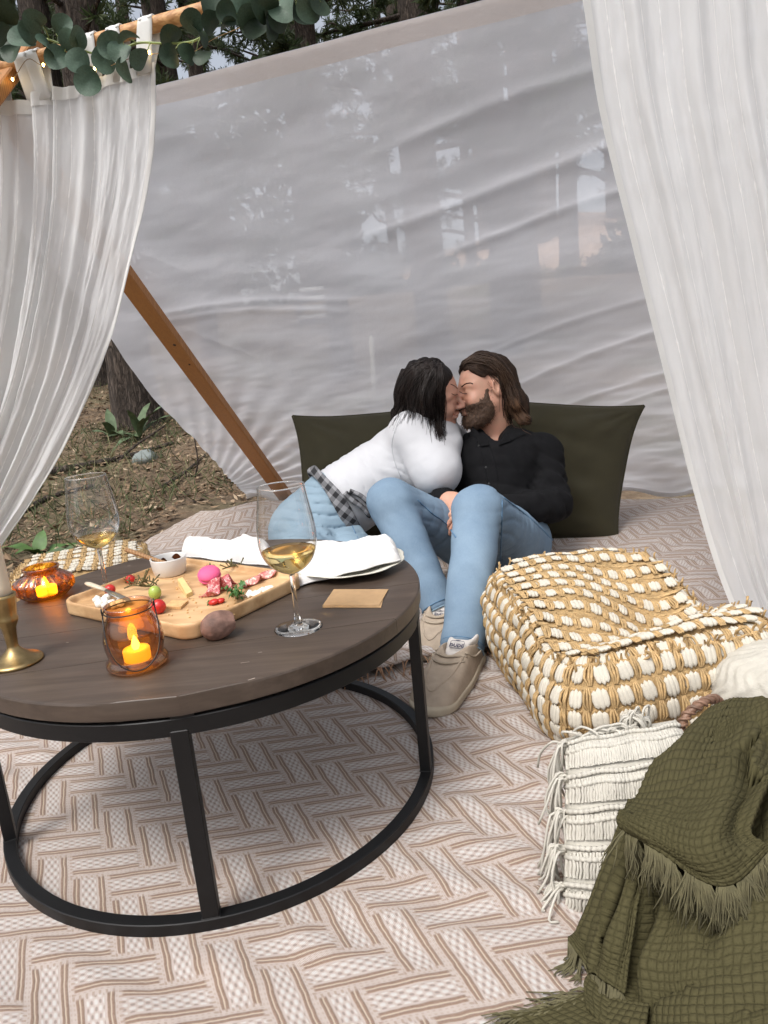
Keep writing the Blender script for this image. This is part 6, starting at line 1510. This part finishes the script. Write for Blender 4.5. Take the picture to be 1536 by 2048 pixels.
def jeansW(p):
    d = elld(p, PW, (.175, .155, .145)); ax = nrm(P2-P1).astype(np.float32)
    d = smin(d, cap(p, PW, P1+(P2-P1)*.02, .13, .130), .04)
    for a, b, c, s in ((HW1, K1, F1, 1), (HW2, K2, F2, 5)): d = smin(d, smin(cap(p, a, b, .112, .076), cap(p, b, c, .072, .055), .03)+wr_axis(p, a, b, 24, .0042, s), .02)
    d = d+crease(p, at(650, 1010, 2.22), A3(.15, .35, 1), 95, .007, .17, 4, .3)
    d = smax(d, ((p-P1.astype(np.float32))@ax)-.025, .008); return np.maximum(d, .016-p[:, 2])
pw = thing('person', 'dark-haired person in white top and pale jeans leaning in to kiss', 'person', (PW[0], PW[1], .015))
zc2 = float(NW[2]-.045); lo2, hi2 = A3(-.75, 1.8, 0), A3(.42, 2.75, .78)
ms = [sdf_mesh('b', lambda p: np.maximum(bodyW(p), p[:, 2]-zc2-.006), lo2, hi2, .012), sdf_mesh('b', lambda p: np.maximum(bodyW(p), zc2-p[:, 2]), HW-A3(.18, .18, .24), HW+A3(.18, .18, .17), .0034)]
hw = hand(WN+A3(0, .01, 0), A3(.25, .9, .15), A3(.8, -.3, .3), .1, .4, .85); ms.append(sdf_mesh('b', hw, WN-.16, WN+.16, .0034))
for F_, K_ in ((F1, K1), (F2, K2)):                  # bare feet tucked out of sight
    ff = (lambda F_, K_: (lambda p: smin(cap(p, F_, F_+nrm(A3(*(F_-K_)[:2], 0))*.10+A3(0, 0, -.03), .036, .028), cap(p, F_, F_+A3(0, 0, -.02), .036, .036), .02)))(F_, K_); ms.append(sdf_mesh('b', ff, F_-.19, F_+.19, .007))
obj('body', join_meshes('body', ms), M_SKIN2, pw)
obj('top', sdf_mesh('top', topW, lo2, A3(.5, 2.75, .66), .0060), M_WHITE, pw)
jw = obj('jeans', sdf_mesh('jeans', jeansW, lo2, A3(.4, 2.6, .5), .0064), M_JEAN2, pw)
seam(jeansW, [(648, 980), (690, 1025), (715, 1075)], .002, M_STITCH, jw, 'seam')
M_WSEAM = simple('white_seam', (0.40, 0.41, 0.43), .9, 0)
seam(topW, [(806, 826), (792, 856), (784, 890), (790, 925), (802, 955)], .0012, M_WSEAM, pw, 'sleeve_seam')
def plaid():
    mt, t, b = mat('grey_plaid_flannel'); v = t.coord('Object'); sp = t.new('SeparateXYZ'); t.l.new(v, sp.inputs[0])
    a = t.m('GREATER_THAN', t.m('FRACT', t.m('MULTIPLY', t.m('ADD', sp.outputs[0], sp.outputs[2]), 22)), .5); c = t.m('GREATER_THAN', t.m('FRACT', t.m('MULTIPLY', t.m('SUBTRACT', sp.outputs[0], sp.outputs[2]), 22)), .5)
    t.l.new(t.ramp(t.m('MULTIPLY', t.m('ADD', a, c), .5), [(0.0, (.018, .018, .02)), (0.4, (.09, .09, .095)), (.8, (.26, .26, .27))]), b.inputs['Base Color']); b.inputs['Roughness'].default_value = .95; return mt
M_PLAID = plaid()
axw = nrm(P2-P1); bx = nrm(np.cross(axw, [0, 0, 1])); by = np.cross(axw, bx); BC = P1+axw*.004
def bandf(p):
    q = p-BC.astype(np.float32); a = q@axw.astype(np.float32); d = np.minimum(topW(p+0), jeansW(p))
    d = smin(cap(p, P1, P2, .136, .13), cap(p, PW, P1, .136, .136), .03)
    return smax(smax(d-.012-.004*vnoise(p[:, 0]*30, p[:, 1]*30, p[:, 2]*30), np.abs(a)-.020-.006*np.sin(p[:, 0]*40), .008), -(d+.006), .004)
fl = obj('waist_flannel', sdf_mesh('waist_flannel', bandf, BC-.2, BC+.2, .0055), M_PLAID, pw)
for px in ([(690, 985), (705, 1000), (722, 1012), (738, 1030)], [(700, 982), (722, 992), (738, 1008), (745, 1020)]):
    P, ok = march(lambda p: np.minimum(bandf(p), np.minimum(jeansW(p), topW(p))), [tuple(q) for q in catmull([A3(*q) for q in px], 4)]); P = P+np.array([nrm(CAM-q) for q in P])*.006
    obj('sleeve_tie', MB().tube(list(P), [.016]*len(P), 8, flat=.5), M_PLAID, fl)
def hairW(p):
    q = (p-HW.astype(np.float32))@RW.astype(np.float32)/.92
    d = elld(q, (-.024, 0, .040), (.108, .092, .098)); d = smax(d, smax(q[:, 0]-.060-.55*(q[:, 2]-.06), np.abs(q[:, 1])*0-.02, .01), .014)
    near = -1.0      # the side turned to the viewer (local -y is away from her left)
    d = smin(d, cap(q, (-.030, -.075, .02), (-.010, -.082, -.10), .040, .032), .03); d = smin(d, cap(q, (-.010, -.082, -.10), (.012, -.070, -.165), .032, .014), .025)
    d = smin(d, cap(q, (-.085, -.02, .0), (-.115, -.045, -.10), .050, .036), .035); d = smin(d, cap(q, (-.03, -.085, -.02), (-.075, -.085, -.11), .038, .030), .03)
    d = smin(d, cap(q, (-.03, .07, .0), (-.04, .075, -.11), .035, .03), .03)
    return d+.0045*np.sin(q[:, 0]*120+q[:, 2]*14+7*vnoise(q[:, 0]*12, q[:, 1]*12, q[:, 2]*9))+.002*vnoise(q[:, 0]*80, q[:, 1]*80, q[:, 2]*30)
obj('hair', sdf_mesh('hair', hairW, HW-A3(.2, .2, .26), HW+A3(.2, .2, .2), .0036), M_HAIRW, pw)
hsW = lambda p: np.minimum(hairW(p), np.minimum(topW(p), bodyW(p)))
strands(hsW, [([(862, 724), (830, 740), (806, 775), (796, 815), (782, 845)], 110, 9), ([(868, 724), (845, 750), (832, 790), (822, 825)], 120, 9), ([(875, 726), (868, 760), (862, 800), (868, 845)], 130, 9), ([(880, 728), (884, 760), (880, 805), (878, 850), (882, 872)], 120, 6), ([(850, 722), (815, 745), (790, 790), (772, 830), (762, 848)], 40, 6)], pw, M_HAIRW, 'hair_strands', 4, .0012)
seam(headW, [(901, 768), (909, 772), (915, 778)], .0014, M_HAIRW, pw, 'eyebrow'); seam(headW, [(903, 787), (909, 790), (915, 789)], .0012, M_HAIRW, pw, 'eyelash')
strands(hsW, [([(862, 724), (830, 740), (806, 775), (796, 815), (778, 850)], 50, 11), ([(872, 726), (856, 755), (845, 795), (842, 830)], 50, 11), ([(880, 728), (882, 760), (876, 805), (880, 862)], 40, 8), ([(850, 722), (812, 745), (786, 790), (766, 835), (756, 850)], 26, 9)], pw, simple('dark_hair_highlight', (0.022, 0.014, 0.011), .4, .3), 'hair_highlights', 6, .0009, lift=.004)
# ================================================================== eucalyptus garland and fairy lights
M_EUC = simple('eucalyptus_leaf', (0.058, 0.102, 0.066), .6, .25, 14); M_EUC2 = simple('dark_eucalyptus_leaf', (0.024, 0.048, 0.024), .6, .25, 14); M_ESTEM = simple('pale_green_stem', (0.24, 0.30, 0.10), .6, .15)
def round_leaf(seed):
    def f(u, v):
        a = 2*np.pi*u; r = v; x = r*np.cos(a)*.92; y = .5+r*np.sin(a)*.5*2*.52+.02*r*np.sin(3*a+seed)
        return V3(x*.5, y, .10*(r*r)*np.cos(2*a+seed)+.05*np.abs(x)+.03*np.sin(a*2+seed)*r)
    return grid_mesh('leaf', f, 18, 4)
LV = []
for s in range(4):
    for mt_l in (M_EUC, M_EUC2): me = round_leaf(s); me.materials.append(mt_l); LV.append(me)
gar = thing('eucalyptus_garland', 'faux eucalyptus garland with round blue-green leaves twined along the ridge pole', 'garland', polept(.4)*np.array([1, 1, 0])+A3(0, 0, 1.6))
zc_ = 700/1536
spots = [(30, 90, 0), (130, 140, 0), (275, 120, 0), (205, 195, 0), (310, 185, 0), (340, 165, 0), (250, 255, 0), (340, 270, 0), (385, 360, 0), (455, 265, 0), (490, 205, 0), (560, 160, 0), (525, 225, 0), (610, 258, 0), (545, 312, 0), (745, 165, 1), (745, 250, 1), (820, 240, 1), (890, 250, 1), (880, 150, 1), (945, 45, 1),
         (920, 100, 1), (990, 110, 1), (1055, 30, 0), (1120, 120, 1), (1160, 30, 1), (1220, 90, 1), (1240, 40, 0), (1290, 20, 1), (1360, 30, 0), (10, 215, 1), (60, 225, 1), (95, 170, 0), (15, 60, 1), (840, 90, 0), (1000, 60, 1), (1085, 70, 0), (1180, 110, 1), (150, 90, 0), (0, 150, 1), (1330, 70, 1), (1400, 10, 1)]
rs = np.random.RandomState(12)
def gar_pt(x, y, dn):                                # point just in front of the ridge pole's vertical plane
    d = ray(x, y); o = np.array([RT[0], RT[1], 0])+TN*dn; t = ((o-CAM)@TN)/(d@TN); return CAM+d*t
main = [gar_pt(x*zc_, y*zc_, .045) for x, y in ((-60, 120), (60, 150), (200, 170), (330, 215), (480, 240), (600, 190), (720, 190), (850, 180), (960, 110), (1080, 60), (1200, 50), (1320, 10), (1450, -40))]
MAINP = catmull(main, 8); obj('stem', MB().tube(MAINP, .0028, 6), M_ESTEM, gar)
for i, (x, y, dk) in enumerate(spots):
    p = gar_pt(x*zc_, y*zc_, .05+.05*rs.rand()); b = MAINP[int(np.argmin([np.linalg.norm(q-p) for q in MAINP]))]
    d = p-b; Ln = np.linalg.norm(d); dirv = nrm(d+A3(rs.normal()*.02, 0, rs.normal()*.02)) if Ln > .012 else nrm(A3(rs.normal(), 0, rs.normal()))
    sz = rs.uniform(.054, .074); base = p-dirv*sz*.5; nrml = nrm(nrm(CAM-p)+rs.normal(size=3)*.38); xx = nrm(np.cross(dirv, nrml)); nn_ = np.cross(xx, dirv)
    link('leaf', LV[rs.randint(4)*2+dk], None, gar, mat4(np.stack([xx, dirv, nn_], 1), base, (sz, sz, sz)))
    obj('leaf_stalk', MB().tube([b, (b+base)/2+A3(0, 0, .004), base+dirv*.004], [.0016, .0013, .001], 5), M_ESTEM, gar)
fl_ = thing('fairy_lights', 'string of tiny warm fairy lights wound through the garland', 'string light', polept(.4)*np.array([1, 1, 0])+A3(0, 0, 1.6))
wp = [gar_pt(x*zc_, y*zc_, .038) for x, y in ((-20, 300), (50, 350), (120, 260), (190, 285), (300, 240), (430, 300), (560, 260), (690, 235), (830, 235), (940, 170), (1080, 110), (1250, 30))]
obj('wire', MB().tube(catmull(wp, 6), .0009, 5), simple('copper_wire', (.3, .2, .1), .4, 0, metallic=1.0), fl_)
M_BULB = emis_mat('warm_bulb', (1.0, 0.68, 0.22), 22.0, (1, .8, .4))
for x, y in ((55, 348), (190, 285), (830, 235), (415, 300), (655, 230), (1090, 105)): obj('bulb', MB().ell(gar_pt(x*zc_, y*zc_, .043), (.0032, .0032, .0045), 8, 6), M_BULB, fl_)
